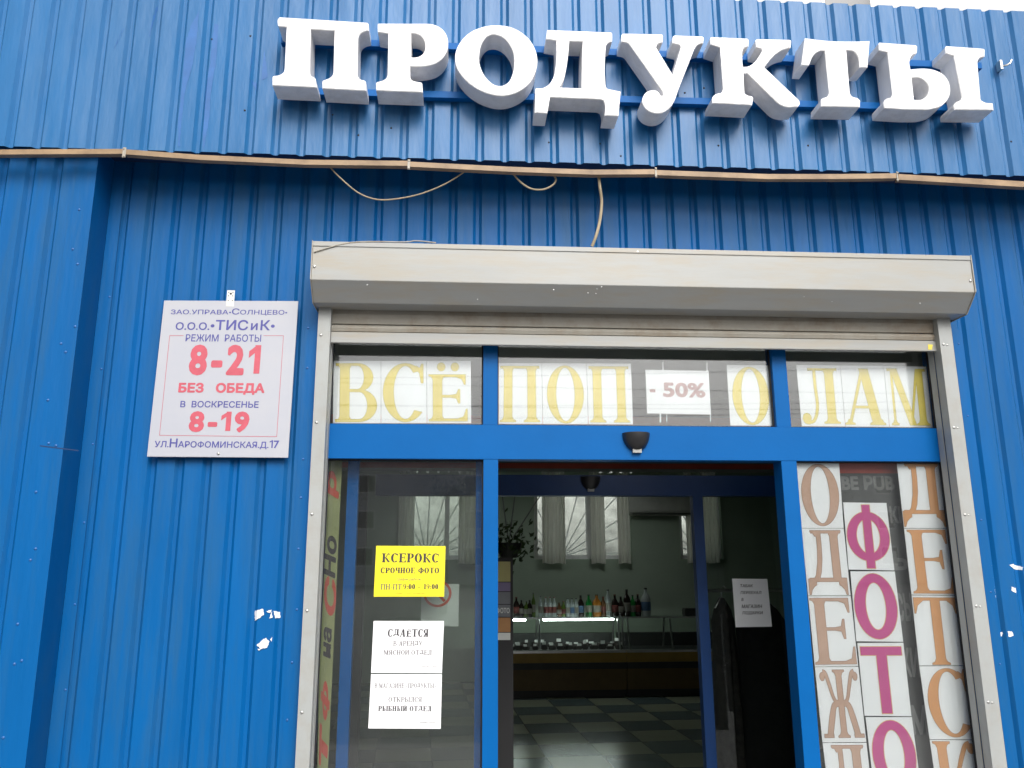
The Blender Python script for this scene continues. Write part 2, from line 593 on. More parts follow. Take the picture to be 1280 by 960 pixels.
def E_(h=1.0):
    o = stem(b_, T_, 0, h)
    W = .62
    o += beakbar(b_+T_*.5, W-.03, h, -1, .22*h)
    o += beakbar(b_+T_*.5, W, 0, 1, .26*h)
    m = .53*h
    o += [rect(b_+T_*.5, m-s_/2, W-.15, m+s_/2), ([(W-.15, m-.15*h), (W-.12, m-.15*h), (W-.12, m+.15*h), (W-.15, m+.15*h), (W-.18, m+.04), (W-.27, m+s_/2), (W-.27, m-s_/2), (W-.18, m-.04)], [])]
    return o, W


def ser(ch):
    """outline of one roman capital: shapes, advance width (cap height 1)"""
    T, t, s, b = T_, t_, s_, b_
    if ch in ('П', 'Н', 'И', 'Й', 'Ц'):
        W = .70
        o = stem(b, T)+stem(W-b-T, T)
        if ch == 'П':
            o.append(rect(0, 1-s, W, 1))
        elif ch == 'Н':
            o.append(rect(b, .5-s/2, W-b, .5+s/2))
        else:
            o.append(bar(b+T*.5, W-b-T, T*.5, .03, .97))
            if ch == 'Й':
                o.append(stroke([(.2, 1.22), (.28, 1.1), (.42, 1.1), (.5, 1.22)], [.06, .05, .05, .06]))
        return o, W
    if ch in 'О0':
        W = .64 if ch == 'О' else .5
        return [(ell(W/2, .5, W/2, .515), [ell(W/2, .5, W/2-T*1.05, .515-t*.8)])], W
    if ch == 'В':
        return stem(b, T)+[bowl(b+T*.5, .58, .51, 1, T*.95, s), bowl(b+T*.5, .64, 0, .55, T, s), rect(0, 1-s, b+T, 1), rect(0, 0, b+T, s)], .64
    if ch == 'Б':
        return stem(b, T)+[bowl(b+T*.5, .6, 0, .56, T, s)]+beakbar(b, .58, 1, -1, .2), .6
    if ch == 'Р':
        return stem(b, T)+[bowl(b+T*.5, .6, .44, 1, T, s)], .6
    if ch == 'Ь':
        return stem(b, T)+[bowl(b+T*.5, .6, 0, .56, T, s)], .6
    if ch == 'Ы':
        return stem(b, T)+[bowl(b+T*.5, .54, 0, .56, T*.9, s)]+stem(.68, T), .89
    if ch == 'Я':
        o, W = stem(.6-b-T, T)+[([(.6-p[0], p[1]) for p in bowl(b+T*.5, .6, .42, 1, T, s)[0]], [])], .6
        return o+[bar(.0, .2, T, 0, .46), rect(-.02, 0, T+.04, s)], W
    if ch == 'С':
        rx, ry, cx, cy = .33, .515, .34, .5
        return [arcC(cx, cy, rx, ry, T*1.05, t, 48, 318, 48), ([(.57, .66), (.605, .66), (.605, 1.0), (.575, 1.0), (.55, .93), (.50, .97), (.46, .93), (.545, .84)], [])], .62
    if ch == 'Е':
        return E_()
    if ch == 'Ё':
        o, W = E_(.8)
        return o+[(ell(.2, .93, .065, .075, 16), []), (ell(.42, .93, .065, .075, 16), [])], W
    if ch == 'Л':
        W = .66
        return stem(W-b-T, T)+[rect(.16, 1-s, W, 1), stroke([(.27, .97), (.27, .7), (.28, .3), (.21, .06), (.10, .02)], [t, t, t, t, t*1.2]), (ell(.085, .10, .075, .085, 20), []), stroke([(.02, .1), (.06, .03), (.13, .01)], [.04, .06, .05])], W
    if ch == 'А':
        W = .72
        return [bar(.06, .335, t, 0, 1), bar(W-.08-T*1.1, .30, T*1.05, 0, 1), rect(.17, .29, .5, .29+s), serif(.06, .06+t, 0, 1, .06), serif(W-.08-T*1.1, W-.08, 0, 1, .05)], W
    if ch == 'М':
        W = .84
        return [bar(b, b, t, 0, 1), bar(.40, b, T, 0.0, 1), bar(.42, W-b-T, t, 0.0, 1), bar(W-b-T, W-b-T, T, 0, 1), serif(b, b+t, 0, 1, .055), serif(W-b-T, W-b, 0, 1), rect(0, 1-s, b+T, 1), rect(W-b-T, 1-s, W, 1)], W
    if ch == 'Д':
        W, y = .72, .2
        return [rect(W-.10-T, y, W-.10, 1), serif(W-.10-T, W-.10, 1, -1), rect(.12, 1-s, W-.05, 1), serif(.19, .19+T*.6, 1, -1, .08),
                ([(.22, 1), (.22, .75), (.20, .5), (.15, .3), (.08, y), (.20, y), (.26, .35), (.295, .55), (.305, .75), (.305, 1)], []),
                rect(.03, y, W-.0, y+s*1.3), ([(.0, y+s), (.0, 0), (.03, 0), (.06, .08), (.11, .13), (.15, .15), (.15, y+s)], []), ([(W, y+s), (W, 0), (W-.03, 0), (W-.06, .08), (W-.11, .13), (W-.15, .15), (W-.15, y+s)], [])], W
    if ch == 'Ж':
        W = .86
        o = stem(W/2-T*.42, T*.84)
        for sg in (-1, 1):
            f = lambda x: W/2+sg*x
            o.append(stroke([(f(.03), .5), (f(.14), .56), (f(.22), .78), (f(.28), .94), (f(.34), .97)], [.05, .06, .07, .07, .08]))
            o.append((ell(f(.355), .9, .055, .065, 16), []))
            o.append(stroke([(f(.03), .5), (f(.15), .47), (f(.22), .3), (f(.30), .03)], [.06, .1, .12, .12]))
            o.append(rect(min(f(.22), f(.43)), 0, max(f(.22), f(.43)), s*1.2))
        return o, W
    if ch == 'К':
        W = .70
        return stem(b, T)+[stroke([(b+T, .50), (.34, .56), (.44, .78), (.52, .94), (.59, .97)], [.05, .06, .07, .07, .08]), (ell(.61, .9, .065, .075, 16), []), stroke([(b+T, .5), (.34, .48), (.46, .3), (.60, .02)], [.06, .12, .15, .15]), rect(.5, 0, W, s)], W
    if ch == 'Т':
        W = .66
        o = stem(W/2-T/2, T, top=False)
        o.append(rect(0, 1-s, W, 1))
        for sg in (-1, 1):
            f = lambda x: W/2+sg*x
            o.append(([(f(.33), 1), (f(.33), .76), (f(.305), .76), (f(.27), .88), (f(.18), 1-s), (f(.18), 1)], []))
        return o, W
    if ch == 'У':
        return [bar(.34, .05, T, .3, 1), stroke([(.60, 1), (.42, .4), (.33, .12), (.2, .02), (.1, .06)], [t, t, t, t, .08]), rect(0, 1-s, .28, 1), rect(.48, 1-s, .72, 1)], .72
    if ch == 'Г':
        return stem(b, T)+beakbar(b, .56, 1, -1, .24), .56
    if ch == 'Ф':
        return stem(.34, T, -.02, 1.02)+[(ell(.415, .5, .4, .35), [ell(.415, .5, .4-T*.9, .35-t)])], .83
    if ch == 'Ч':
        return stem(.42, T)+stem(.07, T, .55, 1, bot=False)+[stroke([(.145, .6), (.2, .44), (.32, .42), (.46, .5)], [T, .1, .06, .05])], .64
    if ch == 'З':
        return [arcC(.25, .74, .27, .27, T, t, -80, 150, 24), arcC(.25, .27, .30, .285, T, t, -150, 85, 24)], .56
    if ch == '1':
        return stem(.2, T, top=False)+[([(.2, 1), (.05, .86), (.05, .83), (.2, .9)], [])], .46
    if ch == '9':
        return [(ell(.25, .69, .24, .32), [ell(.25, .69, .12, .27)]), stroke([(.43, .7), (.4, .35), (.28, .1), (.1, .0)], [T*.8, T*.8, .1, .04])], .5
    if ch == ':':
        return [(ell(.12, .09, .075, .09, 16), []), (ell(.12, .55, .075, .09, 16), [])], .24
    if ch == '.':
        return [(ell(.1, .08, .07, .08, 16), [])], .22
    if ch in '–':
        return [rect(0, .33, .5, .4)], .5
    if ch == '-':
        return [rect(0, .3, .28, .38)], .28
    if ch in '«»':
        f = (lambda x: x) if ch == '«' else (lambda x: .4-x)
        return [stroke([(f(.2), .6), (f(.03), .36), (f(.2), .12)], [.05, .08, .05], 2), stroke([(f(.37), .6), (f(.2), .36), (f(.37), .12)], [.05, .08, .05], 2)], .4
    return [], .3


def sans_big(ch):
    """heavy plain capitals of the magenta sheets"""
    T = .17
    if ch == 'О':
        return [(ell(.33, .5, .33, .5), [ell(.33, .5, .33-T*1.05, .5-T*.85)])], .66
    if ch == 'Т':
        return [rect(0, 1-T*.8, .66, 1), rect(.33-T/2, 0, .33+T/2, 1)], .66
    if ch == 'Ф':
        return [rect(.35-T*.42, 0, .35+T*.42, 1), (ell(.35, .5, .35, .39), [ell(.35, .5, .35-T*.95, .39-T*.7)])], .7
    return [], .3


def edge_zone(verts, tris, wd, fill):
    """the band of width wd along the outline of a glyph; with fill, the glyph itself too"""
    cnt = {}
    for t in tris:
        for i in range(3):
            e = tuple(sorted((t[i], t[(i+1) % 3])))
            cnt[e] = cnt.get(e, 0)+1
    sg = [(Vector(verts[a]), Vector(verts[b])) for (a, b), n in cnt.items() if n == 1 and (Vector(verts[a])-Vector(verts[b])).length > 1e-5]
    if not sg:
        return verts, tris
    vs, es = [], []

    def loop(P):
        k = len(vs)
        vs.extend(Vector((p[0], p[1])) for p in P)
        es.extend((k+i, k+(i+1) % len(P)) for i in range(len(P)))
    done = set()
    for p, q in sg:
        d = q-p
        nn = Vector((-d.y, d.x)).normalized()*wd/2
        loop([p+nn, p-nn, q-nn, q+nn])
        for c in (p, q):
            k = (round(c.x, 5), round(c.y, 5))
            if k not in done:
                done.add(k)
                loop(ell(c.x, c.y, wd*.5, wd*.5, 8))
    r = delaunay_2d_cdt(vs, es, [], 0, 1e-6, False)
    O = np.array([(p.x, p.y) for p in r[0]], float)
    A = np.array([(p.x, p.y) for p, q in sg], float)
    D = np.array([(q.x, q.y) for p, q in sg], float)-A
    V = np.array(verts, float)
    T = np.array(tris, int)
    keep = []
    for t in r[2]:
        c = O[list(t)].mean(0)
        k = np.clip(((c-A)*D).sum(1)/(D*D).sum(1), 0, 1)
        ok = (((c-A-D*k[:, None])**2).sum(1)).min() < (wd*.5)**2
        if not ok and fill:
            p0, p1, p2 = V[T[:, 0]], V[T[:, 1]], V[T[:, 2]]
            f = lambda u, v: (v[:, 0]-u[:, 0])*(c[1]-u[:, 1])-(v[:, 1]-u[:, 1])*(c[0]-u[:, 0])
            s0, s1, s2 = f(p0, p1), f(p1, p2), f(p2, p0)
            ok = bool((((s0 >= 0) & (s1 >= 0) & (s2 >= 0)) | ((s0 <= 0) & (s1 <= 0) & (s2 <= 0))).any())
        if ok:
            keep.append(tuple(t))
    return [tuple(p) for p in O], keep


def outline2d(verts, tris, wd):
    return edge_zone(verts, tris, wd, False)


GC = {}


def glyph(ch, fn):
    k = (ch, fn.__name__)
    if k not in GC:
        o, W = fn(ch)
        GC[k] = (union2d(o) if o else ([], []), W)
    return GC[k]


def norm(vs):
    x0, x1 = min(p[0] for p in vs), max(p[0] for p in vs)
    y0, y1 = min(p[1] for p in vs), max(p[1] for p in vs)
    return [((p[0]-x0)/(x1-x0), (p[1]-y0)/(y1-y0)) for p in vs]


def ser_line(txt, gap=.07, space=.34):
    V, F, x = [], [], 0.0
    for ch in txt:
        if ch == ' ':
            x += space
            continue
        (vs, fs), W = glyph(ch, ser)
        k = len(V)
        V += [(p[0]+x, p[1]) for p in vs]
        F += [tuple(i+k for i in f) for f in fs]
        x += W+gap
    return V, F, x-gap


_fc = {}


def embolden(V, F, wd):
    V = [tuple(p) for p in V]
    weld, idx, nv = {}, [], []
    for p in V:
        k = (round(p[0], 5), round(p[1], 5))
        if k not in weld:
            weld[k] = len(nv)
            nv.append(p)
        idx.append(weld[k])
    tris = []
    for f in F:
        for i in range(1, len(f)-1):
            t = (idx[f[0]], idx[f[i]], idx[f[i+1]])
            if len(set(t)) == 3:
                tris.append(t)
    par = list(range(len(nv)))          # one connected piece at a time

    def find(i):
        while par[i] != i:
            i = par[i]
        return i
    for t in tris:
        for i in t[1:]:
            par[find(i)] = find(t[0])
    comp = {}
    for t in tris:
        comp.setdefault(find(t[0]), []).append(t)
    OV, OT = [], []
    for ts in comp.values():
        ids = sorted(set(i for t in ts for i in t))
        mp = {j: i for i, j in enumerate(ids)}
        vs, fs = edge_zone([nv[i] for i in ids], [tuple(mp[i] for i in t) for t in ts], wd, True)
        k = len(OV)
        OV += vs
        OT += [tuple(i+k for i in f) for f in fs]
    return OV, OT


def sans_line(segs, offset=0.0, shear=0.0, gap=0.0):
    """plain lettering from Blender's built-in font; segs = [(text, scale, dy)]"""
    V, F, x = [], [], 0.0
    import re
    parts = [(t, sc, dy) for (txt, sc, dy) in segs for t in re.split('([1Ф])', txt) if t]
    for (txt, sc, dy) in parts:
        if txt.strip() == '':
            x += .13
            continue
        key = (txt, offset, shear)
        if key not in _fc and txt in '1Ф':
            T = .085+offset*2
            if txt == '1':
                g_ = [rect(.17, 0, .17+T, .727), ([(.17+T*.3, .727), (.0, .727-T*.9), (.0, .727-T*1.9), (.17+T*.3, .727-T*.9)], [])]
            else:
                g_ = [rect(.36-T/2, -.02, .36+T/2, .747), (ell(.36, .365, .36, .29), [ell(.36, .365, .36-T, .29-T*.85)])]
            vs, ts = union2d(g_)
            _fc[key] = ([(p[0]+shear*p[1], p[1]) for p in vs], ts)
        if key not in _fc:
            cu = bpy.data.curves.new('lettering', 'FONT')
            cu.body = txt
            cu.size = 1.0
            cu.shear = shear
            cu.resolution_u = 3
            ob = bpy.data.objects.new('lettering', cu)
            C.objects.link(ob)
            dg = bpy.context.evaluated_depsgraph_get()
            me = bpy.data.meshes.new_from_object(ob.evaluated_get(dg))
            _fc[key] = ([(v.co.x, v.co.y) for v in me.vertices], [tuple(p.vertices) for p in me.polygons])
            if offset:
                _fc[key] = embolden(*_fc[key], offset*2)
            bpy.data.objects.remove(ob)
            bpy.data.curves.remove(cu)
            bpy.data.meshes.remove(me)
        vs, fs = _fc[key]
        k = len(V)
        x0 = min(p[0] for p in vs)
        V += [((p[0]-x0)*sc+x, p[1]*sc+dy) for p in vs]
        F += [tuple(i+k for i in f) for f in fs]
        x = max(p[0] for p in V)+.07+gap
    return V, F, x


class Quad:
    """a flat sheet given by the four pixels of its corners on the plane y = Y"""

    def __init__(s, px, Y):
        s.px = px
        s.Y = Y
        s.p = [at(a, b, Y) for a, b in px]

    def pt(s, u, v, dy=0.0):
        tl, tr, br, bl = s.p
        p = (bl*(1-u)+br*u)*(1-v)+(tl*(1-u)+tr*u)*v
        return p+Vector((0, dy, 0))

    def uv(s, x, y):
        (ax, ay), (bx, by), (cx, cy), (dx, dy) = s.px
        v = .5
        u = .5
        for _ in range(4):
            yb, yt = dy+(cy-dy)*u, ay+(by-ay)*u
            v = (yb-y)/(yb-yt)
            xl, xr = dx+(ax-dx)*v, cx+(bx-cx)*v
            u = (x-xl)/(xr-xl)
        return u, v

    def rect(s, x0, y0, x1, y1):
        """pixel rectangle (left, top, right, bottom) -> u0,v0,u1,v1"""
        u0, v1 = s.uv((x0+x1)/2, y0)[0]*0+s.uv(x0, (y0+y1)/2)[0], s.uv((x0+x1)/2, y0)[1]
        u1, v0 = s.uv(x1, (y0+y1)/2)[0], s.uv((x0+x1)/2, y1)[1]
        return u0, v0, u1, v1


def decal(mb, q, uvr, V, F, dy, fit=True):
    V2 = norm(V) if fit else V
    u0, v0, u1, v1 = uvr
    mb.add([q.pt(u0+(u1-u0)*p[0], v0+(v1-v0)*p[1], dy) for p in V2], F)
    return mb


def text_part(q, uvr, VF, dy, name, m, parent):
    decal(MBX := MB(), q, uvr, VF[0], VF[1], dy)
    return MBX.build(name, m, parent, recalc=False)


# ------------------------------------------------------------------ corrugated sheet
RIB_D = 0.014


def rib_breaks(x0, x1, per, ph, gw=0.042, fl=0.0135):
    """breakpoints (x, depth) of a crest/groove profile; ph = a groove centre"""
    k0 = math.floor((x0-ph)/per)-1
    k1 = math.ceil((x1-ph)/per)+1
    pts = []
    for k in range(k0, k1+1):
        c = ph+k*per
        pts += [(c-gw/2, 0.0), (c-gw/2+fl, RIB_D), (c+gw/2-fl, RIB_D), (c+gw/2, 0.0)]

    def dep(x):
        for (a, da), (b_2, db) in zip(pts, pts[1:]):
            if a <= x <= b_2:
                return da+(db-da)*(x-a)/max(b_2-a, 1e-9)
        return 0.0
    return [(x0, dep(x0))]+[p for p in pts if x0 < p[0] < x1]+[(x1, dep(x1))], dep


def corrugated(mb, x0, x1, z0, z1, Y, per, ph):
    br, _ = rib_breaks(x0, x1, per, ph)
    k = len(mb.v)
    for x, d in br:
        mb.v += [Vector((x, Y+d, z0)), Vector((x, Y+d, z1))]
    # back skin, so that the sheet is solid metal
    for x, d in br:
        mb.v += [Vector((x, Y+d+.0012, z0)), Vector((x, Y+d+.0012, z1))]
    n = len(br)
    for i in range(n-1):
        a = k+2*i
        mb.f.append((a, a+2, a+3, a+1))
        b = a+2*n
        mb.f.append((b, b+1, b+3, b+2))
        mb.f.append((a, b, b+2, a+2))
        mb.f.append((a+1, a+3, b+3, b+1))
    mb.f.append((k, k+1, k+2*n+1, k+2*n))
    e = k+2*(n-1)
    mb.f.append((e, e+2*n, e+2*n+1, e+1))
    return mb


def jagged(P, amp):
    out = []
    for i in range(len(P)):
        a, b_2 = P[i], P[(i+1) % len(P)]
        L = math.hypot(b_2[0]-a[0], b_2[1]-a[1])
        n = max(1, int(L/1.6))
        for k in range(n):
            t = k/n
            nx, ny = -(b_2[1]-a[1])/L, (b_2[0]-a[0])/L
            d = random.uniform(-amp, amp)
            out.append((a[0]+(b_2[0]-a[0])*t+nx*d, a[1]+(b_2[1]-a[1])*t+ny*d))
    return out


def patch(mb, poly_px, Y, per, ph, lift=0.0012):
    """a flat flake of paint that follows the ribs: polygon in photograph pixels on the wall plane"""
    P = [at(a, b, Y) for a, b in poly_px]
    bm = bmesh.new()
    vs, ts = union2d([([(p.x, p.z) for p in P], [])])
    bv = [bm.verts.new((p[0], 0, p[1])) for p in vs]
    for t in ts:
        try:
            bm.faces.new([bv[i] for i in t])
        except ValueError:
            pass
    x0, x1 = min(p.x for p in P), max(p.x for p in P)
    br, dep = rib_breaks(x0-.2, x1+.2, per, ph)
    for x, d in br:
        if x0 < x < x1:
            bmesh.ops.bisect_plane(bm, geom=bm.verts[:]+bm.edges[:]+bm.faces[:], plane_co=(x, 0, 0), plane_no=(1, 0, 0))
    bm.verts.index_update()
    mb.add([(v.co.x, Y+dep(v.co.x)-lift, v.co.z) for v in bm.verts], [tuple(v.index for v in f.verts) for f in bm.faces])
    bm.free()


def blob(cx, cy, rx, ry, n=11, jag=.45):
    return [(cx+rx*math.cos(2*math.pi*i/n)*(1-jag*random.random()), cy+ry*math.sin(2*math.pi*i/n)*(1-jag*random.random())) for i in range(n)]


# ================================================================== THE SETTING
Yf = -0.22          # crest plane of the fascia
Yp = -0.155         # front of the corner pier
Yfr = 0.05          # front of the door frame
Yg = 0.085          # glass
PER = 0.115

g = MB()
g.box((-160, -200, -.3), (160, 200, 0))
tag(g.build('ground', M['asphalt']), kind='structure')
g = MB()
g.box((-14, -4.6, .0), (14, -.02, .014))
tag(g.build('pavement', M['pave']), kind='structure')

ZT = at(1140, 8, Yf).z                         # top of the parapet
ZB = at(640, 201, Yf).z                        # lower edge of the fascia
XP = at(111, 300, Yp).x                        # right-hand corner of the pier
XDL = at(397.5, 500, 0).x                       # door opening seen past the rails
XDR = at(1199, 500, 0).x
ZDT = at(640, 390, 0).z                        # wall sheet ends behind the shutter housing
XL, XR = -7.0, 7.0
Ybk = 8.7

shop = empty('shop_building', (0, 0, 0), 'low shop clad in ribbed blue sheet metal with a recessed entrance wall', 'building')
ph0 = at(211.8, 355, 0).x
lower = MB()
corrugated(lower, XP-.02, XDL-.004, .12, ZB+.30, 0, PER, ph0)
corrugated(lower, XDR+.004, XR, .12, ZB+.30, 0, PER, ph0)
corrugated(lower, XDL-.004, XDR+.004, ZDT, ZB+.30, 0, PER, ph0)
lower.build('wall_cladding', M['blue'], shop)
pf = MB()
phf = at(82.3, 159, Yf).x
xr_ = at(1203.7, 210, Yf).x
perf = (xr_-phf)/36.0
corrugated(pf, XL, XR, ZB, ZT, Yf, perf, phf)
pf.build('fascia_cladding', M['fascia'], shop)
cap = MB()
cap.box((XL, Yf+.021, ZT-.05), (XR, Yf+.20, ZT-.004))
cap.build('parapet_cap', M['blue'], shop)
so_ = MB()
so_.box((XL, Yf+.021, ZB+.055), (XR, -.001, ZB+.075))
so_.build('soffit', M['seam_and_shade'], shop)  # hung low and coloured dark to paint in the shade under the fascia

# the pier on the left
pier = MB()
wf = .085
corrugated(pier, XL, XP-wf, .12, ZB+.28, Yp, PER, at(48, 400, Yp).x)
pier.build('pier_cladding', M['blue'], shop)
pt = MB()
pt.box((XP-wf-.012, Yp-.004, .12), (XP, Yp-.0015, ZB+.28))
pt.box((XP-.0025, Yp-.0015, .12), (XP, .0, ZB+.28))
cpt = pt.build('corner_trim', M['blue'], shop)
rv = []
for (px, py) in ((99, 262), (97, 330), (94, 408), (70, 557), (82, 440), (45, 615), (38, 700), (22, 780), (18, 830), (4, 922), (52, 398), (48, 420), (60, 500)):
    p = at(px, py, Yp-.004)
    if p.x > XP-wf-.012:
        rv.append(((p.x, Yp-.004, p.z), .006))
for i in range(7):
    rv.append(((XP-.06, Yp-.004, .5+i*.42), .006))
heads('rivet', rv, .006, M['rivet'], cpt)
# strip in the inner corner, with its rivets
cs = MB()
cs.box((XP+.001, -.0035, .12), (XP+.055, -.0015, ZB+.28))
ccs = cs.build('inner_corner_strip', M['blue'], shop)
rv = []
for i in range(8):
    rv.append(((XP+.045, -.0035, .55+i*.33), .005))
heads('rivet', rv, .006, M['rivet'], ccs)
sm = MB()
q = [at(50, 556.5, Yp-.0045), at(98, 562.5, Yp-.0045), at(98, 564, Yp-.0045), at(50, 558, Yp-.0045)]
sm.slab(q, .0005)
sm.build('sheet_seam', M['seam_and_shade'], shop)
# flat trim beside the door, left and right
tr_ = MB()
xt0, xt1 = at(371, 760, -.004).x, XDL-.0045
tr_.box((xt0-.03, -.0035, .12), (xt1, -.0015, at(390, 398, 0).z))
tl = tr_.build('door_trim', M['blue'], shop)
rv = []
for (px, py) in ((385, 410), (384, 460), (379, 574), (376, 622), (373, 686), (371, 762), (365, 828), (359, 900)):
    rv.append((at(px, py, -.0035), .0055))
heads('rivet', rv, .006, M['rivet'], tl)
tr_ = MB()
tr_.box((XDR+.0045, -.0035, .12), (XDR+.05, -.0015, at(1195, 412, 0).z))
tl = tr_.build('door_trim', M['blue'], shop)
rv = []
for (px, py) in ((1203, 430), (1204, 520), (1222, 650), (1230, 740), (1240, 830)):
    rv.append(((XDR+.03, -.0035, at(px, py, 0).z), .0045))
heads('rivet', rv, .006, M['rivet'], tl)

# flakes of bare primer and repainted patches
for poly in ([(318, 764), (329, 761), (330, 768), (321, 775), (318, 776)], [(333, 764), (340, 762), (338, 766)], [(337, 773), (340, 764), (341, 772)], [(342, 763), (349, 765), (350, 772), (344, 773)],
             [(321, 806), (328, 800), (333, 797), (337, 802), (334, 809), (326, 811)], [(338, 799), (341, 796), (340, 802)], [(322, 811), (327, 810), (324, 813)]):
    pm = MB()
    patch(pm, jagged(poly, .6), 0, PER, ph0, .0042)
    pm.build('bare_paint_patch', M['peel'], shop)
for poly in ([(1237, 705), (1241, 704), (1247, 748), (1243, 750), (1240, 730)], [(1261, 706), (1268, 705), (1279, 709), (1278, 713), (1268, 711)], [(1264, 733), (1270, 735), (1270, 741), (1264, 738)],
             [(1251, 791), (1255, 790), (1255, 796), (1251, 797)], [(1259, 789), (1265, 789), (1267, 795), (1261, 796)]):
    pm = MB()
    patch(pm, jagged(poly, .55), 0, PER, ph0)
    pm.build('bare_paint_patch', M['peel'], shop)
S = 1/3.765
for poly in ([(938, 50), (900, 120), (876, 190), (866, 300), (858, 400), (840, 560), (838, 690), (846, 690), (856, 560), (872, 430), (905, 310), (925, 200), (932, 110)],
             [(1010, 112), (1028, 118), (1020, 270), (992, 440), (985, 560), (960, 700), (955, 690), (962, 500), (960, 440), (990, 300), (1000, 180)],
             [(1190, 225), (1180, 330), (1172, 370), (1205, 380), (1212, 430), (1218, 380), (1222, 320), (1205, 280)], [(1244, 225), (1230, 380), (1262, 362), (1252, 300)],
             [(583, 130), (560, 175), (535, 235), (548, 210), (572, 165)], [(735, 20), (705, 150), (697, 215), (712, 140), (740, 30)]):
    pm = MB()
    patch(pm, jagged([(a*S, b_2*S) for a, b_2 in poly], .5), Yf, perf, phf)
    pm.build('repainted_patch', M['blue_dark'], shop)
sn = []
for (px, py) in ((265, 49), (313, 45), (306, 138), (416, 143), (448, 169), (489, 160), (744, 62), (776, 195), (686, 178), (750, 179), (898, 182), (856, 116), (1010, 182), (1264, 177), (898, 182), (880, 110)):
    p = at(px, py, Yf)
    br, dep = rib_breaks(p.x-.1, p.x+.1, perf, phf)
    sn.append(((p.x, Yf+dep(p.x), p.z), .005))
heads('screw', sn, .006, M['rubber'], shop)

# the shell of the shop
sh = MB()
sh.box((XL, .03, .12), (XDL-.03, .18, 3.8))
sh.box((XDR+.03, .03, .12), (XR, .18, 3.8))
sh.box((XDL-.03, .03, ZDT+.12), (XDR+.03, .18, 3.8))
sh.build('inner_wall', M['wall_in'], shop)
for xa in (XL, XR-.15):
    sh = MB()
    sh.box((xa, .18, .0), (xa+.15, Ybk, 3.3))
    sh.build('side_wall', M['wall_in'], shop)
sh = MB()
sh.box((XL, .18, 3.3), (XR, Ybk+.2, 3.42))
sh.build('ceiling', M['ceil'], shop)
sh = MB()
sh.box((XL-.02, -.15, 3.9), (XR+.02, Ybk+.22, 3.98))
sh.build('roof', M['beam'], shop)
sh = MB()
sh.box((XL, Ybk+.2, 0), (XR, Ybk+.3, 3.9))
# back wall with three window openings
zs = at(728, 699, Ybk).z
zt = zs+1.25
wins = []
for (a, b_2) in ((497, 602), (668, 790), (851, 904)):
    wins.append((at(a, 690, Ybk).x, at(b_2, 690, Ybk).x))
sh = MB()
xs = [XL]+[v for ab in wins for v in ab]+[XR]
for i in range(0, len(xs), 2):
    sh.box((xs[i], Ybk, 0), (xs[i+1], Ybk+.2, 3.3))
for (a, b_2) in wins:
    sh.box((a, Ybk, 0), (b_2, Ybk+.2, zs))
    sh.box((a, Ybk, zt), (b_2, Ybk+.2, 3.3))
sh.build('back_wall', M['wall_in'], shop)
for (a, b_2) in wins:
    wf_ = MB()
    y0, y1 = Ybk+.09, Ybk+.14
    wf_.box((a, y0, zs), (b_2, y1, zs+.06))
    wf_.box((a, y0, zt-.06), (b_2, y1, zt))
    wf_.box((a, y0, zs+.06), (a+.06, y1, zt-.06))
    wf_.box((b_2-.06, y0, zs+.06), (b_2, y1, zt-.06))
    mx_ = (a+b_2)/2+.1
    if b_2-a > .9:
        wf_.box((mx_-.035, y0, zs+.06), (mx_+.035, y1, zt-.06))
    wo = wf_.build('window', M['white'], shop)
    pn = MB()
    pn.box((a+.06, Ybk+.11, zs+.06), (b_2-.06, Ybk+.116, zt-.06))
    pn.build('pane', M['glass_in'], wo)
    gr = MB()                                   # sun-ray bars outside the pane
    c = Vector((a+.42, Ybk+.17, zs+.03))
    for k in range(13):
        an = R(4+k*14)
        L = 1.4
        e = c+Vector((math.cos(an)*L, 0, math.sin(an)*L))
        f = 1.0
        for lim, comp in ((a+.02, 'x'), (b_2-.02, 'x')):
            dx = e.x-c.x
            if (e.x-lim)*(c.x-lim) < 0:
                f = min(f, (lim-c.x)/dx)
        if e.z > zt-.02:
            f = min(f, (zt-.02-c.z)/(e.z-c.z))
        gr.tube([c, c+(e-c)*f], .009, 6)
    gr.build('grille', M['white'], wo)

fl = MB()
fl.box((XL, .0, .002), (XR, Ybk, .03))
tag(fl.build('floor', M['tile']), kind='structure')
th = MB()
th.box((XDL, -.03, .014), (XDR, .0, .034))
th.build('threshold', M['alu_dark'], shop)

# ------------------------------------------------------------------ roller shutter
shu = empty('roller_shutter', (0, -.1, 1.5), 'grey aluminium roller shutter with angular housing rolled up above the entrance', 'shutter')
Yh = -.205
zA = at(640, 307.2, Yh).z
zB = at(640, 354, Yh).z
xA, xB = at(388.3, 340, Yh).x, at(1216, 340, Yh).x
cc = .078
zC = zB-cc
hm = MB()
hm.prism([(-.0, zA), (Yh-.004, zA), (Yh-.004, zA-.022), (Yh, zA-.022), (Yh, zB), (Yh+cc, zC), (-.03, zC), (-.03, zC+.03), (-.0, zC+.03)][::-1], xA+.004, xB-.004)
hm.build('housing', M['alu'], shu, bevel=.0012)
for x0, x1 in ((xA, xA+.0035), (xB-.0035, xB)):
    e = MB()
    e.prism([(-.0, zA+.002), (Yh-.006, zA+.002), (Yh-.006, zB), (Yh+cc-.002, zC-.004), (-.0, zC-.004)][::-1], x0, x1)
    ep = e.build('end_plate', M['alu_dark'], shu)
sc_ = []
for px, py in ((393, 333), (1213, 351), (797, 315)):
    sc_.append((at(px, py, Yh), .008))
heads('screw', sc_, .006, M['metal'], shu)
sk = []
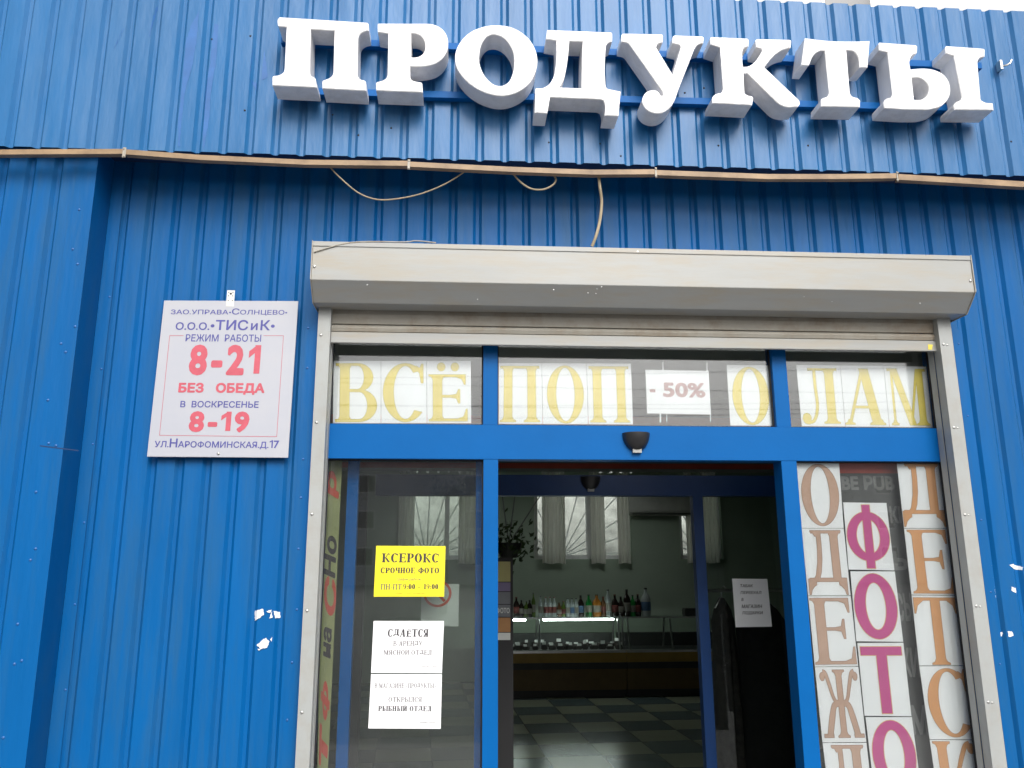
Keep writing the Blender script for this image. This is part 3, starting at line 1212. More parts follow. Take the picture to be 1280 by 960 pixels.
for px, py in ((735, 366), (745, 367), (746, 361), (752, 358.5), (692, 362), (1005, 371), (1150, 379), (1040, 377), (459, 356), (597, 374)):
    for it in range(30):
        yy = Yh+cc*it/30
        p = at(px, py, yy)
        if p.z-(zB-(yy-Yh)) < .002:
            break
    sk.append((p, random.choice([.0014, .0018, .0024])))
heads('paint_speck', sk, .006, M['paper'], shu, .3)
Yr = -.06
rails = []
for (pl, side) in (((398, 413.5, 395, 368.5, 386.5, 960), 1), ((1173.5, 1190, 402, 1239, 1257, 960), -1)):
    a0, a1, yt, b0, b1, yb = pl
    x0 = at(a0, yt+150, Yr).x*0+(at(a0, yt, Yr).x+at(b0, yb, Yr).x)/2
    x1 = (at(a1, yt, Yr).x+at(b1, yb, Yr).x)/2
    rails.append((x0, x1))
    zt_ = zC+.012
    r_ = MB()
    lip = .007
    # U channel: front, outer and back walls, slot facing the opening
    r_.box((x0, Yr, .03), (x1, Yr+.003, zt_))
    xo = x0 if side > 0 else x1
    r_.box((min(xo, xo+side*.003), Yr+.003, .03), (max(xo, xo+side*.003), .045, zt_))
    xi = x1 if side > 0 else x0
    r_.box((min(xi, xi-side*.003), Yr+.003, .03), (max(xi, xi-side*.003), -.016, zt_))
    r_.box((min(xi, xi-side*.003), .004, .03), (max(xi, xi-side*.003), .045, zt_))
    r_.box((x0+.004, -.014, .03), (x1-.004, .0, zt_))
    ro = r_.build('guide_rail', M['alu_rail'], shu)
    ri = []
    for k in range(6):
        zz = zt_-.14-k*.39
        ri.append(((x0+.016, Yr, zz), .007))
        if side < 0:
            ri.append(((x0+.033, Yr, zz-.002), .005))
    heads('rivet', ri, .006, M['metal'], ro)
    print('rail', x0, x1)
xi0, xi1 = rails[0][1], rails[1][0]
def zrow(py):
    return at(412+(640-412), py, -.02).z
z1, z2, z3, z4 = at(640, 395, -.02).z, at(640, 408.5, -.02).z, at(640, 417.5, -.025).z, at(640, 431.5, -.025).z
sl = MB()
sl.prism([(-.012, z1+.05), (-.02, z1+.045), (-.026, (z1+z2)/2+.02), (-.02, z2+.003), (-.012, z2)][::-1], xi0-.03, xi1+.03)
sl.build('slat', M['alu_dark'], shu)
sl = MB()
sl.prism([(-.012, z2-.003), (-.02, z2-.004), (-.026, (z2+z3)/2), (-.02, z3+.003), (-.012, z3)][::-1], xi0-.03, xi1+.03)
sl.build('slat', M['alu_dark'], shu)
sl = MB()
sl.box((xi0-.03, -.028, z4), (xi1+.03, -.008, z3-.003))
sl.build('bottom_bar', M['alu'], shu, bevel=.0015)
ys = MB()
ys.slab([at(1160, 430.5, -.0295), at(1166, 430.8, -.0295), at(1165, 437, -.0295), at(1160.5, 437, -.0295)], .001)
ys.build('paint_spot', M['ink_y'], shu)

# ------------------------------------------------------------------ entrance glazing
ent = empty('entrance_glazing', (0, Yfr, .03), 'bright blue framed glass entrance with transom windows under the roller shutter', 'shop front')
zHi = at(640, 425, Yfr).z+.25
zTt, zTb = at(800, 532.5, Yfr).z, at(800, 575, Yfr).z
xjl, xjr = at(409, 560, Yfr).x, at(1178, 560, Yfr).x
yb_ = Yfr+.075
f = MB()
f.box((xi0-.06, Yfr, .03), (xjl-.0, yb_, zHi))
f.build('jamb', M['frame'], ent)
f = MB()
f.box((xjr, Yfr, .03), (xi1+.10, yb_, zHi))
f.build('jamb', M['frame'], ent)
f = MB()
f.box((xjl, Yfr-.002, zTb), (xjr, yb_+.004, zTt))
f.build('transom', M['frame'], ent, bevel=.001)
f = MB()
f.box((xjl, Yfr, zHi-.1), (xjr, yb_, zHi))
f.build('head_rail', M['frame'], ent)
mu = []
for (a, b_2, y) in ((604, 622, 480), (967, 985, 480)):
    x0, x1 = at(a, y, Yfr).x, at(b_2, y, Yfr).x
    f = MB()
    f.box((x0, Yfr, zTt), (x1, yb_, zHi-.1))
    f.build('mullion', M['frame'], ent, bevel=.001)
    mu.append((x0, x1))
lm = []
for (a, b_2, y) in ((603.5, 622.5, 760), (990.5, 1010.5, 760)):
    x0, x1 = at(a, y, Yfr).x, at(b_2, y, Yfr).x
    f = MB()
    f.box((x0, Yfr, .03), (x1, yb_+.02, zTb))
    f.build('mullion', M['frame'], ent, bevel=.001)
    lm.append((x0, x1))


def pane(x0, x1, z0, z1, name='pane', Y=Yg, par=ent, gasket=True, gm='glass'):
    p = MB()
    p.box((x0, Y, z0), (x1, Y+.006, z1))
    o = p.build(name, M[gm], par)
    if gasket:
        k = MB()
        gk = .006
        for a, b_2 in (((x0, z0), (x0+gk, z1)), ((x1-gk, z0), (x1, z1)), ((x0+gk, z0), (x1-gk, z0+gk)), ((x0+gk, z1-gk), (x1-gk, z1))):
            k.box((a[0], Y-.012, a[1]), (b_2[0], Y-.001, b_2[1]))
        k.build('gasket', M['rubber'], o)
    return o


pane(xjl, mu[0][0], zTt, zHi-.1)
pane(mu[0][1], mu[1][0], zTt, zHi-.1)
pane(mu[1][1], xjr, zTt, zHi-.1)
pane(xjl, lm[0][0], .09, zTb)
pane(lm[1][1], xjr, .09, zTb)
for x0, x1 in ((xjl, lm[0][0]), (lm[1][1], xjr)):
    f = MB()
    f.box((x0, Yfr, .03), (x1, yb_, .09))
    f.build('bottom_rail', M['frame'], ent)
# sliding leaf drawn open behind the left pane
lf = MB()
xs0, xs1 = at(428, 760, .20).x, at(436+5, 760, .20).x
lf.box((xs0, .19, .04), (xs1+.004, .235, zTb+.03))
lf.box((lm[0][0]-.03, .19, .04), (lm[0][1]-.004, .235, zTb+.03))
lf.box((xs1+.004, .19, .04), (lm[0][0]-.03, .235, .12))
leaf = lf.build('sliding_leaf', M['frame'], ent)
pane(xs1+.004, lm[0][0]-.03, .12, zTb+.03, 'leaf_pane', .21, leaf, False, 'glass_in')

# sensor above the doorway
sen = empty('door_sensor', at(795, 548, Yfr-.004), 'black domed motion sensor on the blue bar above the doorway', 'sensor')


def sensor(root, px, py, Y, sc):
    c = at(px, py, Y)
    m = MB()
    n, mm = 20, 10
    rows = []
    for i in range(mm+1):
        a = R(90*i/mm)                                    # from the top edge down the bowl
        rr = .060*math.cos(a)**.95 if i < mm else 0.004
        zz = .022-.078*math.sin(a)
        rows.append([(c.x+sc*rr*math.cos(R(180+180*j/n)), c.y+sc*rr*.85*math.sin(R(180+180*j/n)), c.z+sc*zz) for j in range(n+1)])
    vs = [p for r in rows for p in r]
    k = n+1
    fs = [(i*k+j, i*k+j+1, (i+1)*k+j+1, (i+1)*k+j) for i in range(mm) for j in range(n)]
    fs.append(tuple(range(k)))
    m.add(vs, fs)
    m.build('housing', M['black'], root, smooth=True)
    m = MB()
    m.box((c.x-.019*sc, c.y-.018*sc, c.z-.064*sc), (c.x+.019*sc, c.y-.001, c.z-.036*sc))
    m.build('bracket', M['alu'], root)


sensor(sen, 795, 548, Yfr-.003, 1.05)

# ------------------------------------------------------------------ inner vestibule frame
Yi = 1.0
inn = empty('inner_glazing', (0.5, Yi, .03), 'dark navy inner door frame standing inside the entrance', 'door frame')
zi0, zi1 = at(780, 619.5, Yi).z, at(780, 594, Yi).z
xe0, xe1 = at(470, 600, Yi).x, at(985, 600, Yi).x
f = MB()
f.box((xe0, Yi, zi0), (xe1+.25, Yi+.09, zi1))
f.build('header', M['navy'], inn)
xq0, xq1 = at(870, 700, Yi).x, at(882.5, 700, Yi).x
f = MB()
f.box((xq0, Yi, .03), (xq1, Yi+.06, zi0))
f.build('post', M['navy'], inn)
f = MB()
x_ = at(613, 700, Yi).x
f.box((x_-.05, Yi, .03), (x_, Yi+.06, zi0))
f.build('post', M['navy'], inn)
f = MB()
x_ = at(456, 700, Yi).x
f.box((x_-.06, Yi, .03), (x_, Yi+.06, zi1))
f.build('post', M['counter'], inn)
pane(xq1, xe1+.2, .1, zi0, 'pane', Yi+.03, inn, False, 'glass_in')
sen2 = empty('door_sensor', at(738, 602, Yi-.004), 'small black sensor in the shade on the inner door header', 'sensor')
sensor(sen2, 738, 601, Yi-.003, .95)

# ------------------------------------------------------------------ sign of white letters
SGN = empty('shop_sign', at(790, 115, Yf), 'row of white raised capital letters ПРОДУКТЫ on two blue rails across the blue fascia', 'sign')
Lf, Lb = Yf-.142, Yf-.034
L8 = {}
def crop(ox, oy, sc, pts):
    return [(ox+a/sc, oy+b_2/sc) for a, b_2 in pts]
c5 = lambda p: crop(330, 10, 4.741, p)
c6 = lambda p: crop(560, 20, 5.818, p)
c7 = lambda p: crop(760, 30, 5.12, p)
c8 = lambda p: crop(980, 30, 4.571, p)
L8['П'] = [(c5([(92, 53), (612, 86), (619, 95), (620, 132), (590, 140), (568, 155), (557, 185), (553, 395), (560, 413), (575, 424), (597, 430), (604, 440), (606, 490), (346, 476), (346, 440), (352, 428), (385, 415), (400, 405), (412, 375), (418, 134), (277, 126), (272, 385), (282, 404), (300, 412), (306, 425), (312, 470), (50, 458), (50, 412), (58, 402), (92, 395), (115, 380), (122, 355), (134, 113), (90, 108), (82, 102), (82, 66)]), [])]
L8['Р'] = [(c5([(680, 91), (970, 92), (1020, 102), (1060, 128), (1083, 165), (1091, 210), (1083, 255), (1058, 296), (1015, 328), (955, 344), (866, 348), (866, 405), (874, 424), (895, 433), (930, 440), (938, 450), (941, 499), (665, 488), (664, 448), (672, 437), (705, 428), (724, 415), (733, 390), (737, 152), (680, 142), (674, 136), (674, 97)]), [c5([(872, 150), (905, 153), (935, 170), (954, 203), (956, 240), (943, 270), (915, 288), (872, 292)])])]
L8['О'] = [(c6([(370, 66), (450, 78), (530, 115), (600, 180), (640, 260), (650, 335), (635, 410), (590, 490), (510, 550), (430, 577), (360, 579), (280, 560), (190, 515), (110, 445), (65, 375), (52, 310), (65, 235), (100, 175), (160, 118), (240, 82), (310, 67)]), [c6([(300, 140), (340, 135), (390, 150), (440, 195), (475, 265), (483, 340), (470, 420), (440, 480), (395, 506), (340, 500), (290, 463), (250, 405), (228, 340), (228, 270), (245, 200)])])]
L8['Д'] = [(c6([(722, 100), (1184, 118), (1194, 128), (1194, 183), (1165, 196), (1147, 225), (1140, 400), (1146, 500), (1165, 530), (1256, 548), (1240, 726), (1140, 722), (1143, 645), (1132, 615), (1105, 605), (742, 590), (722, 706), (631, 702), (637, 525), (690, 522), (730, 500), (765, 450), (783, 370), (790, 250), (788, 178), (714, 165)]), [c6([(882, 182), (980, 185), (975, 300), (972, 525), (812, 518), (838, 470), (860, 380), (874, 280)])])]
L8['У'] = [(c7([(96, 60), (344, 65), (352, 74), (350, 116), (318, 126), (308, 148), (415, 325), (466, 150), (460, 134), (412, 122), (416, 80), (428, 72), (604, 78), (613, 86), (610, 121), (572, 134), (546, 175), (450, 420), (425, 490), (390, 540), (345, 567), (298, 570), (250, 549), (223, 510), (223, 470), (245, 437), (285, 422), (318, 430), (338, 458), (357, 456), (345, 425), (152, 150), (130, 124), (86, 112), (86, 72)]), [])]
L8['К'] = [(c7([(662, 82), (893, 92), (901, 102), (899, 142), (870, 154), (859, 180), (862, 272), (892, 272), (930, 252), (988, 172), (982, 158), (948, 148), (945, 104), (957, 95), (1164, 100), (1173, 110), (1170, 150), (1120, 163), (1066, 198), (1000, 275), (1222, 485), (1229, 512), (1215, 529), (1130, 528), (1082, 502), (895, 318), (868, 318), (874, 438), (888, 452), (924, 462), (930, 476), (922, 518), (668, 505), (670, 468), (684, 452), (728, 438), (737, 410), (718, 150), (657, 130), (655, 90)]), [])]
L8['Т'] = [(c8([(120, 80), (250, 95), (350, 99), (440, 98), (490, 96), (478, 247), (432, 247), (424, 188), (402, 158), (357, 150), (376, 385), (388, 411), (424, 424), (436, 436), (434, 474), (212, 470), (212, 434), (222, 424), (248, 414), (258, 392), (234, 152), (200, 154), (172, 174), (142, 236), (100, 234)]), [])]
L8['Ы'] = [(c8([(547, 105), (755, 120), (762, 129), (760, 165), (730, 180), (718, 207), (724, 258), (800, 253), (868, 264), (925, 300), (950, 358), (942, 418), (902, 465), (840, 486), (760, 489), (574, 480), (572, 442), (584, 428), (612, 420), (620, 398), (592, 162), (543, 150), (541, 112)]), [c8([(730, 307), (770, 307), (805, 325), (828, 365), (821, 404), (790, 430), (744, 432)])]),
           (c8([(932, 125), (1140, 140), (1148, 149), (1147, 185), (1117, 193), (1106, 217), (1124, 428), (1143, 444), (1194, 452), (1199, 491), (974, 489), (972, 462), (985, 446), (1008, 436), (1016, 414), (971, 182), (924, 166), (922, 133)]), [])]


def smooth_loop(P):
    P = [Vector(p) for p in P]
    n = len(P)
    L = [(P[(i+1) % n]-P[i]).length for i in range(n)]
    out = []
    tang = []
    for i in range(n):
        a, b_2 = (P[i]-P[i-1]), (P[(i+1) % n]-P[i])
        ang = a.angle(b_2) if a.length and b_2.length else 0
        if ang > R(48):
            tang.append((a.normalized(), b_2.normalized()))
        else:
            la, lb = a.length, b_2.length
            if la > 2.5*lb:
                t = a.normalized()
            elif lb > 2.5*la:
                t = b_2.normalized()
            else:
                t = (a.normalized()*lb+b_2.normalized()*la).normalized()
            tang.append((t, t))
    for i in range(n):
        p, q = P[i], P[(i+1) % n]
        d = (q-p)
        t0, t1 = tang[i][1], tang[(i+1) % n][0]
        if t0.angle(d) < R(1.5) and t1.angle(d) < R(1.5):
            out.append(p)
            continue
        t0, t1 = t0*d.length, t1*d.length
        for k in range(4):
            s = k/4
            out.append((2*s**3-3*s*s+1)*p+(s**3-2*s*s+s)*t0+(-2*s**3+3*s*s)*q+(s**3-s*s)*t1)
    return [tuple(v) for v in out]


def solid_letter(shapes, parent):
    sh_ = []
    for o, hs_ in shapes:
        f3 = lambda loop: [(at(a, b_2, Lf).x, at(a, b_2, Lf).z) for a, b_2 in smooth_loop(loop)]
        sh_.append((f3(o), [f3(h) for h in hs_]))
    vs, ts = union2d(sh_)
    off = root_loc(parent)
    bm = bmesh.new()
    fv = [bm.verts.new((p[0]-off.x, Lf-off.y, p[1]-off.z)) for p in vs]
    faces = [bm.faces.new([fv[i] for i in t]) for t in ts]
    bmesh.ops.recalc_face_normals(bm, faces=bm.faces)
    r = bmesh.ops.extrude_face_region(bm, geom=bm.faces[:])
    for v in [e for e in r['geom'] if isinstance(e, bmesh.types.BMVert)]:
        v.co.y = Lb-off.y
    bmesh.ops.dissolve_limit(bm, angle_limit=R(.3), verts=bm.verts[:], edges=bm.edges[:])
    bmesh.ops.recalc_face_normals(bm, faces=bm.faces)
    ed = [e for e in bm.edges if len(e.link_faces) == 2 and abs(e.verts[0].co.y-(Lf-off.y)) < 1e-5 and abs(e.verts[1].co.y-(Lf-off.y)) < 1e-5]
    bmesh.ops.bevel(bm, geom=ed, offset=.0025, segments=2, affect='EDGES', clamp_overlap=True)
    bmesh.ops.triangulate(bm, faces=[f_ for f_ in bm.faces if len(f_.verts) > 4])
    me = bpy.data.meshes.new('letter')
    bm.to_mesh(me)
    bm.free()
    me.materials.append(M['white'])
    for p in me.polygons:
        p.use_smooth = True
    me.set_sharp_from_angle(angle=R(35))
    o = bpy.data.objects.new('letter', me)
    C.objects.link(o)
    o.parent = parent
    return o


for ch in 'ПРОДУКТЫ':
    lo = solid_letter(L8[ch], SGN)
    lo['label'] = 'white raised letter ' + ch
for (a, b_2) in (((352, 52), (1225, 84)), ((352, 115), (1215, 137))):
    p, q = at(a[0], a[1], Yf-.02), at(b_2[0], b_2[1], Yf-.02)
    r_ = MB()
    h = .016
    r_.add([(p.x, Yf-.034, p.z-h), (q.x, Yf-.034, q.z-h), (q.x, Yf-.002, q.z-h), (p.x, Yf-.002, p.z-h), (p.x, Yf-.034, p.z+h), (q.x, Yf-.034, q.z+h), (q.x, Yf-.002, q.z+h), (p.x, Yf-.002, p.z+h)],
           [(0, 3, 2, 1), (4, 5, 6, 7), (0, 1, 5, 4), (1, 2, 6, 5), (2, 3, 7, 6), (3, 0, 4, 7)])
    r_.build('rail', M['frame'], SGN)

hk = empty('wall_hook', at(1250, 90, Yf), 'small bright metal hook sticking out of the blue fascia right of the white letters', 'hook')
m = MB()
p = at(1247, 86, Yf)
m.box((p.x-.006, Yf-.03, p.z-.02), (p.x+.006, Yf-.001, p.z+.028))
m.build('bracket', M['metal'], hk)
m = MB()
m.tube([p+Vector((0, -.02, 0)), p+Vector((.02, -.035, -.004)), p+Vector((.036, -.04, .004)), p+Vector((.045, -.04, .022))], .0045, 8)
m.build('hook_arm', M['metal'], hk, smooth=True)

# ------------------------------------------------------------------ cable channel and wires
cch = empty('cable_channel', at(640, 208, Yf-.02), 'brown sagging cable channel in joined lengths along the lower edge of the fascia', 'cable channel')
Yc = Yf-.03
ctop = [(-520, 176), (-260, 183), (-25, 187), (60, 186.5), (154, 186), (156, 186.5), (250, 193.5), (380, 199.5), (510, 201), (512, 202), (640, 208.5), (740, 212), (819, 211.5), (821, 212.5), (960, 217.5), (1050, 217.5), (1121, 216.5), (1123, 217.5), (1200, 222), (1310, 228.5), (1750, 247)]
seg = [[]]
for p in ctop:
    seg[-1].append(p)
    if p[0] in (154, 510, 819, 1121):
        seg.append([])
for i, s in enumerate(seg):
    m = MB()
    k = 0
    vs, fs = [], []
    for (px, py) in s:
        tp = at(px, py, Yc)
        bt = at(px, py+(6.2 if i < 4 else 7), Yc)
        vs += [(tp.x, Yc, tp.z), (tp.x, Yf-.001, tp.z+.002), (bt.x, Yf-.001, bt.z), (bt.x, Yc, bt.z)]
    n = len(s)
    for j in range(n-1):
        for e in range(4):
            a = j*4+e
            b_2 = j*4+(e+1) % 4
            fs.append((a, b_2, b_2+4, a+4))
    fs += [(3, 2, 1, 0), tuple((n-1)*4+e for e in range(4))]
    m.add(vs, fs)
    m.build('channel_length', M['tan'], cch)
for (px, py) in ((155, 187), (511, 202), (820, 212), (1122, 217)):
    m = MB()
    a, b_2 = at(px-1.4, py-3, Yc-.004), at(px+1.4, py+9.5, Yc-.004)
    m.box((a.x, Yc-.003, b_2.z), (b_2.x, Yc-.0005, a.z))
    m.dome(at(px, py+8, Yc-.003), .006)
    m.dome(at(px, py-1, Yc-.003), .005)
    m.build('joint_clip', M['alu_dark'], cch)


def wire(name, pts, r, label, m='wire', cat='cable'):
    P = [Vector(p) for p in pts]
    q = []
    for i in range(len(P)-1):
        p0, p1, p2, p3 = P[max(i-1, 0)], P[i], P[i+1], P[min(i+2, len(P)-1)]
        for k in range(6):
            t = k/6
            q.append(0.5*((2*p1)+(-p0+p2)*t+(2*p0-5*p1+4*p2-p3)*t*t+(-p0+3*p1-3*p2+p3)*t**3))
    q.append(P[-1])
    b = MB()
    b.tube(q, r, 8)
    return tag(b.build(name, M[m], smooth=True, loc=P[0]), label, cat)


Yw = Yf+.01
wire('hanging_wire', [at(410, 206, Yw), at(425, 222, Yw), at(448, 241, Yw+.02), at(472, 249.5, Yw+.03), at(500, 248, Yw+.03), at(530, 241, Yw+.02), at(560, 228, Yw+.01), at(584, 212, Yw)], .0032, 'thin pale wire hanging in a long loop below the cable channel')
wire('hanging_wire', [at(638, 212, Yw), at(649, 226, Yw), at(663, 235.5, Yw), at(678, 237, Yw), at(690, 232, Yw), at(695, 225, Yw), at(692, 219, Yw)], .0042, 'short beige wire curled in a small loop under the cable channel')
wire('hanging_wire', [at(748, 218, Yw), at(750, 235, Yw), at(752, 252, Yw+.02), at(750, 275, Yw+.02), at(745, 295, Yw+.01), at(740, 308, -.19)], .0068, 'thick beige cable dropping from the channel to the shutter housing')
wire('hanging_wire', [at(392, 315, Yh-.004), at(440, 303, Yh-.004), at(505, 302.5, Yh-.004), at(520, 301, Yh-.006), at(545, 303.5, Yh-.004)], .003, 'short dark wire lying along the top left edge of the shutter housing', 'alu_dark')

# ------------------------------------------------------------------ hours sign
hq = Quad([(205.1, 375.6), (372.8, 376.3), (360, 572.2), (183.6, 570.8)], -.035)
hs_o = empty('hours_sign', hq.pt(.5, 0), 'white opening hours board with blue and pink lettering left of the door', 'sign')
m = MB()
m.slab(hq.p, .006)
m.build('panel', M['sign'], hs_o, bevel=.001)
cs4 = lambda x0, y0, x1, y1: hq.rect(180+x0/4.176, 350+y0/4.176, 180+x1/4.176, 350+y1/4.176)
mb = MB()
B = .012
text_part(hq, cs4(140, 150, 748, 188), sans_line([('ЗАО', 1, 0), ('.', 1, 0), ('УПРАВА', 1, 0), ('•', .9, 0), ('С', 1.3, 0), ('ОЛНЦЕВО', 1, 0), ('•', .9, 0)], B)[:2], -.0008, 'lettering', M['sign_blue'], hs_o)
text_part(hq, cs4(165, 212, 682, 268), sans_line([('О.О.О.', .85, 0), ('•', 1, .0), ('ТИС', 1.15, 0), (' ', 0, 0), ('и', 1.05, 0), (' ', 0, 0), ('К', 1.15, 0), ('•', 1, 0)], .02)[:2], -.0008, 'lettering', M['sign_blue'], hs_o)
text_part(hq, cs4(216, 290, 610, 329), sans_line([('РЕЖИМ  РАБОТЫ', 1, 0)], B)[:2], -.0008, 'lettering', M['sign_blue'], hs_o)
text_part(hq, cs4(188, 640, 597, 674), sans_line([('В  ВОСКРЕСЕНЬЕ', 1, 0)], .018)[:2], -.0008, 'lettering', M['sign_blue'], hs_o)
text_part(hq, cs4(55, 833, 705, 884), sans_line([('УЛ.', .82, 0), ('Н', 1.15, 0), ('АРОФОМИНСКАЯ.Д.', .82, 0), ('17', 1.05, 0)], .018)[:2], -.0008, 'lettering', M['sign_blue'], hs_o)
if mb.v:
    mb.build('lettering', M['sign_blue'], hs_o, recalc=False)
mb = MB()
text_part(hq, cs4(235, 345, 605, 508), sans_line([('8', 1, 0), ('-', 1.0, .02), ('2', 1, 0), ('1', 1, 0)], .045, 0, .05)[:2], -.0008, 'lettering', M['sign_red'], hs_o)
text_part(hq, cs4(178, 546, 628, 607), sans_line([('БЕЗ   ОБЕДА', 1, 0)], .045)[:2], -.0008, 'lettering', M['sign_red'], hs_o)
text_part(hq, cs4(233, 693, 548, 800), sans_line([('8', 1, 0), ('-', 1.0, .02), ('1', 1, 0), ('9', 1, 0)], .045, 0, .05)[:2], -.0008, 'lettering', M['sign_red'], hs_o)
if mb.v:
    mb.build('lettering', M['sign_red'], hs_o, recalc=False)
mb = MB()
for a, b_2 in (((133, 297), (205, 297)), ((622, 297), (727, 297)), ((727, 297), (692, 822)), ((692, 822), (80, 815)), ((80, 815), (133, 297))):
    ua, ub = hq.uv(180+a[0]/4.176, 350+a[1]/4.176), hq.uv(180+b_2[0]/4.176, 350+b_2[1]/4.176)
    p, q = hq.pt(*ua, -.0007), hq.pt(*ub, -.0007)
    d = (q-p).normalized()
    nn = Vector((-d.z, 0, d.x))*.0009
    mb.add([p+nn, p-nn, q-nn, q+nn], [(0, 1, 2, 3)])
mb.build('border', M['sign_red'], hs_o, recalc=False)
m = MB()
p = at(288.5, 370, -.034)
m.box((p.x-.017, -.036, p.z-.05), (p.x+.017, -.0345, p.z+.026))
for dx, dz in ((-.008, .014), (.008, .014), (-.008, -.002), (.008, -.002), (0, .006)):
    pass
br_ = m.build('hanging_strip', M['metal'], hs_o)
m = MB()
for dx, dz, r_ in ((-.009, .016, .0025), (.009, .016, .0025), (-.009, .0, .0025), (.009, .0, .0025), (0, .010, .005), (-.009, -.022, .0025), (.009, -.022, .0025)):
    m.dome((p.x+dx, -.0361, p.z+dz), r_, flat=.3)
m.build('hole', M['rubber'], br_)
m = MB()
m.dome(at(273, 567, -.0352), .007)
m.build('screw', M['metal'], hs_o, smooth=True)

# ------------------------------------------------------------------ letter sheets
Ys = Yg+.009


def sheet(name, px, Y, label, cat, group=None, m='paper', th=.0006):
    q = Quad(px, Y)
    o = empty(name, q.pt(.5, 0), label, cat, group)
    k = MB()
    k.slab(q.p, th)
    k.build('sheet', M[m], o)
    return q, o


def letter_sheet(px, ch, uvr, fn, fill, edge, ew, label, group, Y=Ys):
    q, o = sheet('letter_sheet', px, Y, label, 'sheet', group)
    (vs, ts), W = glyph(ch, fn)
    k = MB()
    decal(k, q, uvr, vs, ts, -.0008)
    lo = k.build('printed_letter', M[fill], o, recalc=False)
    if edge:
        asp = ((uvr[3]-uvr[1])*(q.p[0]-q.p[3]).length)
        nv = norm(vs)
        wid, hei = (uvr[2]-uvr[0])*(q.p[1]-q.p[0]).length, asp
        mv = [(p[0]*wid, p[1]*hei) for p in nv]
        ov, ot = outline2d(mv, ts, ew)
        k = MB()
        k.add([q.pt(uvr[0]+(uvr[2]-uvr[0])*p[0]/wid, uvr[1]+(uvr[3]-uvr[1])*p[1]/hei, -.0013) for p in ov], ot)
        k.build('letter_edge', M[edge], lo, recalc=False)
    return o


gy = 'white sheets with yellow letters in the transom windows'
bt = 529.2
Ylet = [
    ('В', [(417, 451), (476, 451), (476, 529), (416, 529)], (.05, .02, .92, .96), 'white sheet with large yellow letter В, leftmost of the transom row'),
    ('С', [(476.5, 451), (533, 451), (533.5, 529), (476.5, 529)], (.04, .02, .93, .96), 'white sheet with large yellow letter С between the В and Ё sheets'),
    ('Ё', [(533.5, 451), (588.6, 451), (589, 529), (534, 529)], (.04, .03, .92, .97), 'white sheet with dotted yellow letter Ё beside the left transom post'),
    ('П', [(622.9, 453.7), (677, 453.9), (678.3, 530), (622, 529.7)], (.05, .03, .94, .95), 'white sheet with yellow letter П against the left transom post'),
    ('О', [(677.5, 453.9), (732.9, 454.1), (735.2, 530.2), (678.8, 530)], (.1, .01, .92, .96), 'white sheet with yellow letter О between two П sheets'),
    ('П', [(733.4, 454.1), (788.7, 454.4), (791.3, 530.5), (735.7, 530.2)], (.04, .03, .93, .95), 'white sheet with yellow letter П left of the discount sheet'),
    ('О', [(908.3, 456.1), (962.7, 456.6), (967.9, 532.3), (912.9, 531.9)], (.09, .01, .92, .97), 'white sheet with yellow letter О standing alone right of the discount sheet'),
    ('Л', [(995.3, 456.1), (1049.9, 456.8), (1056.5, 533.1), (1002.3, 532.6)], (.03, .03, .9, .95), 'white sheet with yellow hooked letter Л right of the right transom post'),
    ('А', [(1050.4, 456.8), (1104.4, 457.6), (1111.6, 533.6), (1057, 533.1)], (.0, .03, .93, .95), 'white sheet with yellow letter А between the Л and М sheets'),
    ('М', [(1104.9, 457.6), (1157.7, 458.4), (1165.9, 534.3), (1112.1, 533.6)], (.05, .03, .95, .96), 'white sheet with yellow letter М, rightmost of the transom row'),
]
for ch, px, uvr, lab in Ylet:
    letter_sheet(px, ch, uvr, ser, 'ink_y', 'ink_ye', .0016, lab, gy)
q, o = sheet('discount_sheet', [(806.8, 462.1), (885.7, 463.5), (888.8, 518.2), (808.9, 516.8)], Ys, 'white sheet reading - 50% hanging in the middle transom window', 'sheet')
k = MB()
decal(k, q, q.rect(812, 478.5, 819.5, 491.5)[:1]+(q.rect(812, 486.7, 819, 490.5)[1],)+q.rect(812, 486.7, 819, 490.5)[2:], [(0, 0), (1, 0), (1, 1), (0, 1)], [(0, 1, 2, 3)], -.0009)
text_part(q, q.rect(828.5, 478.5, 881.5, 497), sans_line([('50%', 1, 0)], .035)[:2], -.0009, 'printed_text', M['ink_p'], o)
if k.v:
    k.build('printed_text', M['ink_p'], o, recalc=False)
for (a, b_2, c_, d_) in ((828, 452, 829.6, 462.5), (883, 453, 884.6, 463.6), (824.5, 517, 826.5, 528), (833, 518, 834, 527), (887.6, 518.3, 888.6, 527)):
    k = MB()
    k.slab([at(a, b_2, Ys), at(c_, b_2, Ys), at(c_, d_, Ys), at(a, d_, Ys)], .0004)
    k.build('tape_strip', M['paper'], o)

gb = 'white sheets with brown letters in the left column of the right pane'
cols = [
    ('О', [(993.5, 577.7), (1048.8, 577.7), (1054.6, 660), (1001.9, 660)], (.08, .03, .94, .97), 'white sheet with pale brown letter О at the top left of the right pane'),
    ('Д', [(1002, 660.6), (1054.7, 660.6), (1063.3, 744.2), (1010.2, 744.4)], (.04, .01, .95, .97), 'white sheet with pale brown letter Д below the brown О sheet'),
    ('Е', [(1010.3, 745.2), (1063.4, 745), (1072.8, 832.6), (1018.5, 833.3)], (.02, .03, .97, .97), 'white sheet with pale brown letter Е above the Ж sheet'),
    ('Ж', [(1018.7, 834), (1072.9, 833.3), (1083, 927.5), (1028.1, 928)], (.06, .06, .97, .97), 'white sheet with pale brown letter Ж'),
    ('Д', [(1028.3, 928.8), (1083.1, 928.4), (1094, 1026), (1040, 1026)], (.04, .02, .95, .97), 'white sheet with pale brown letter Д below the Ж sheet at the bottom edge'),
]
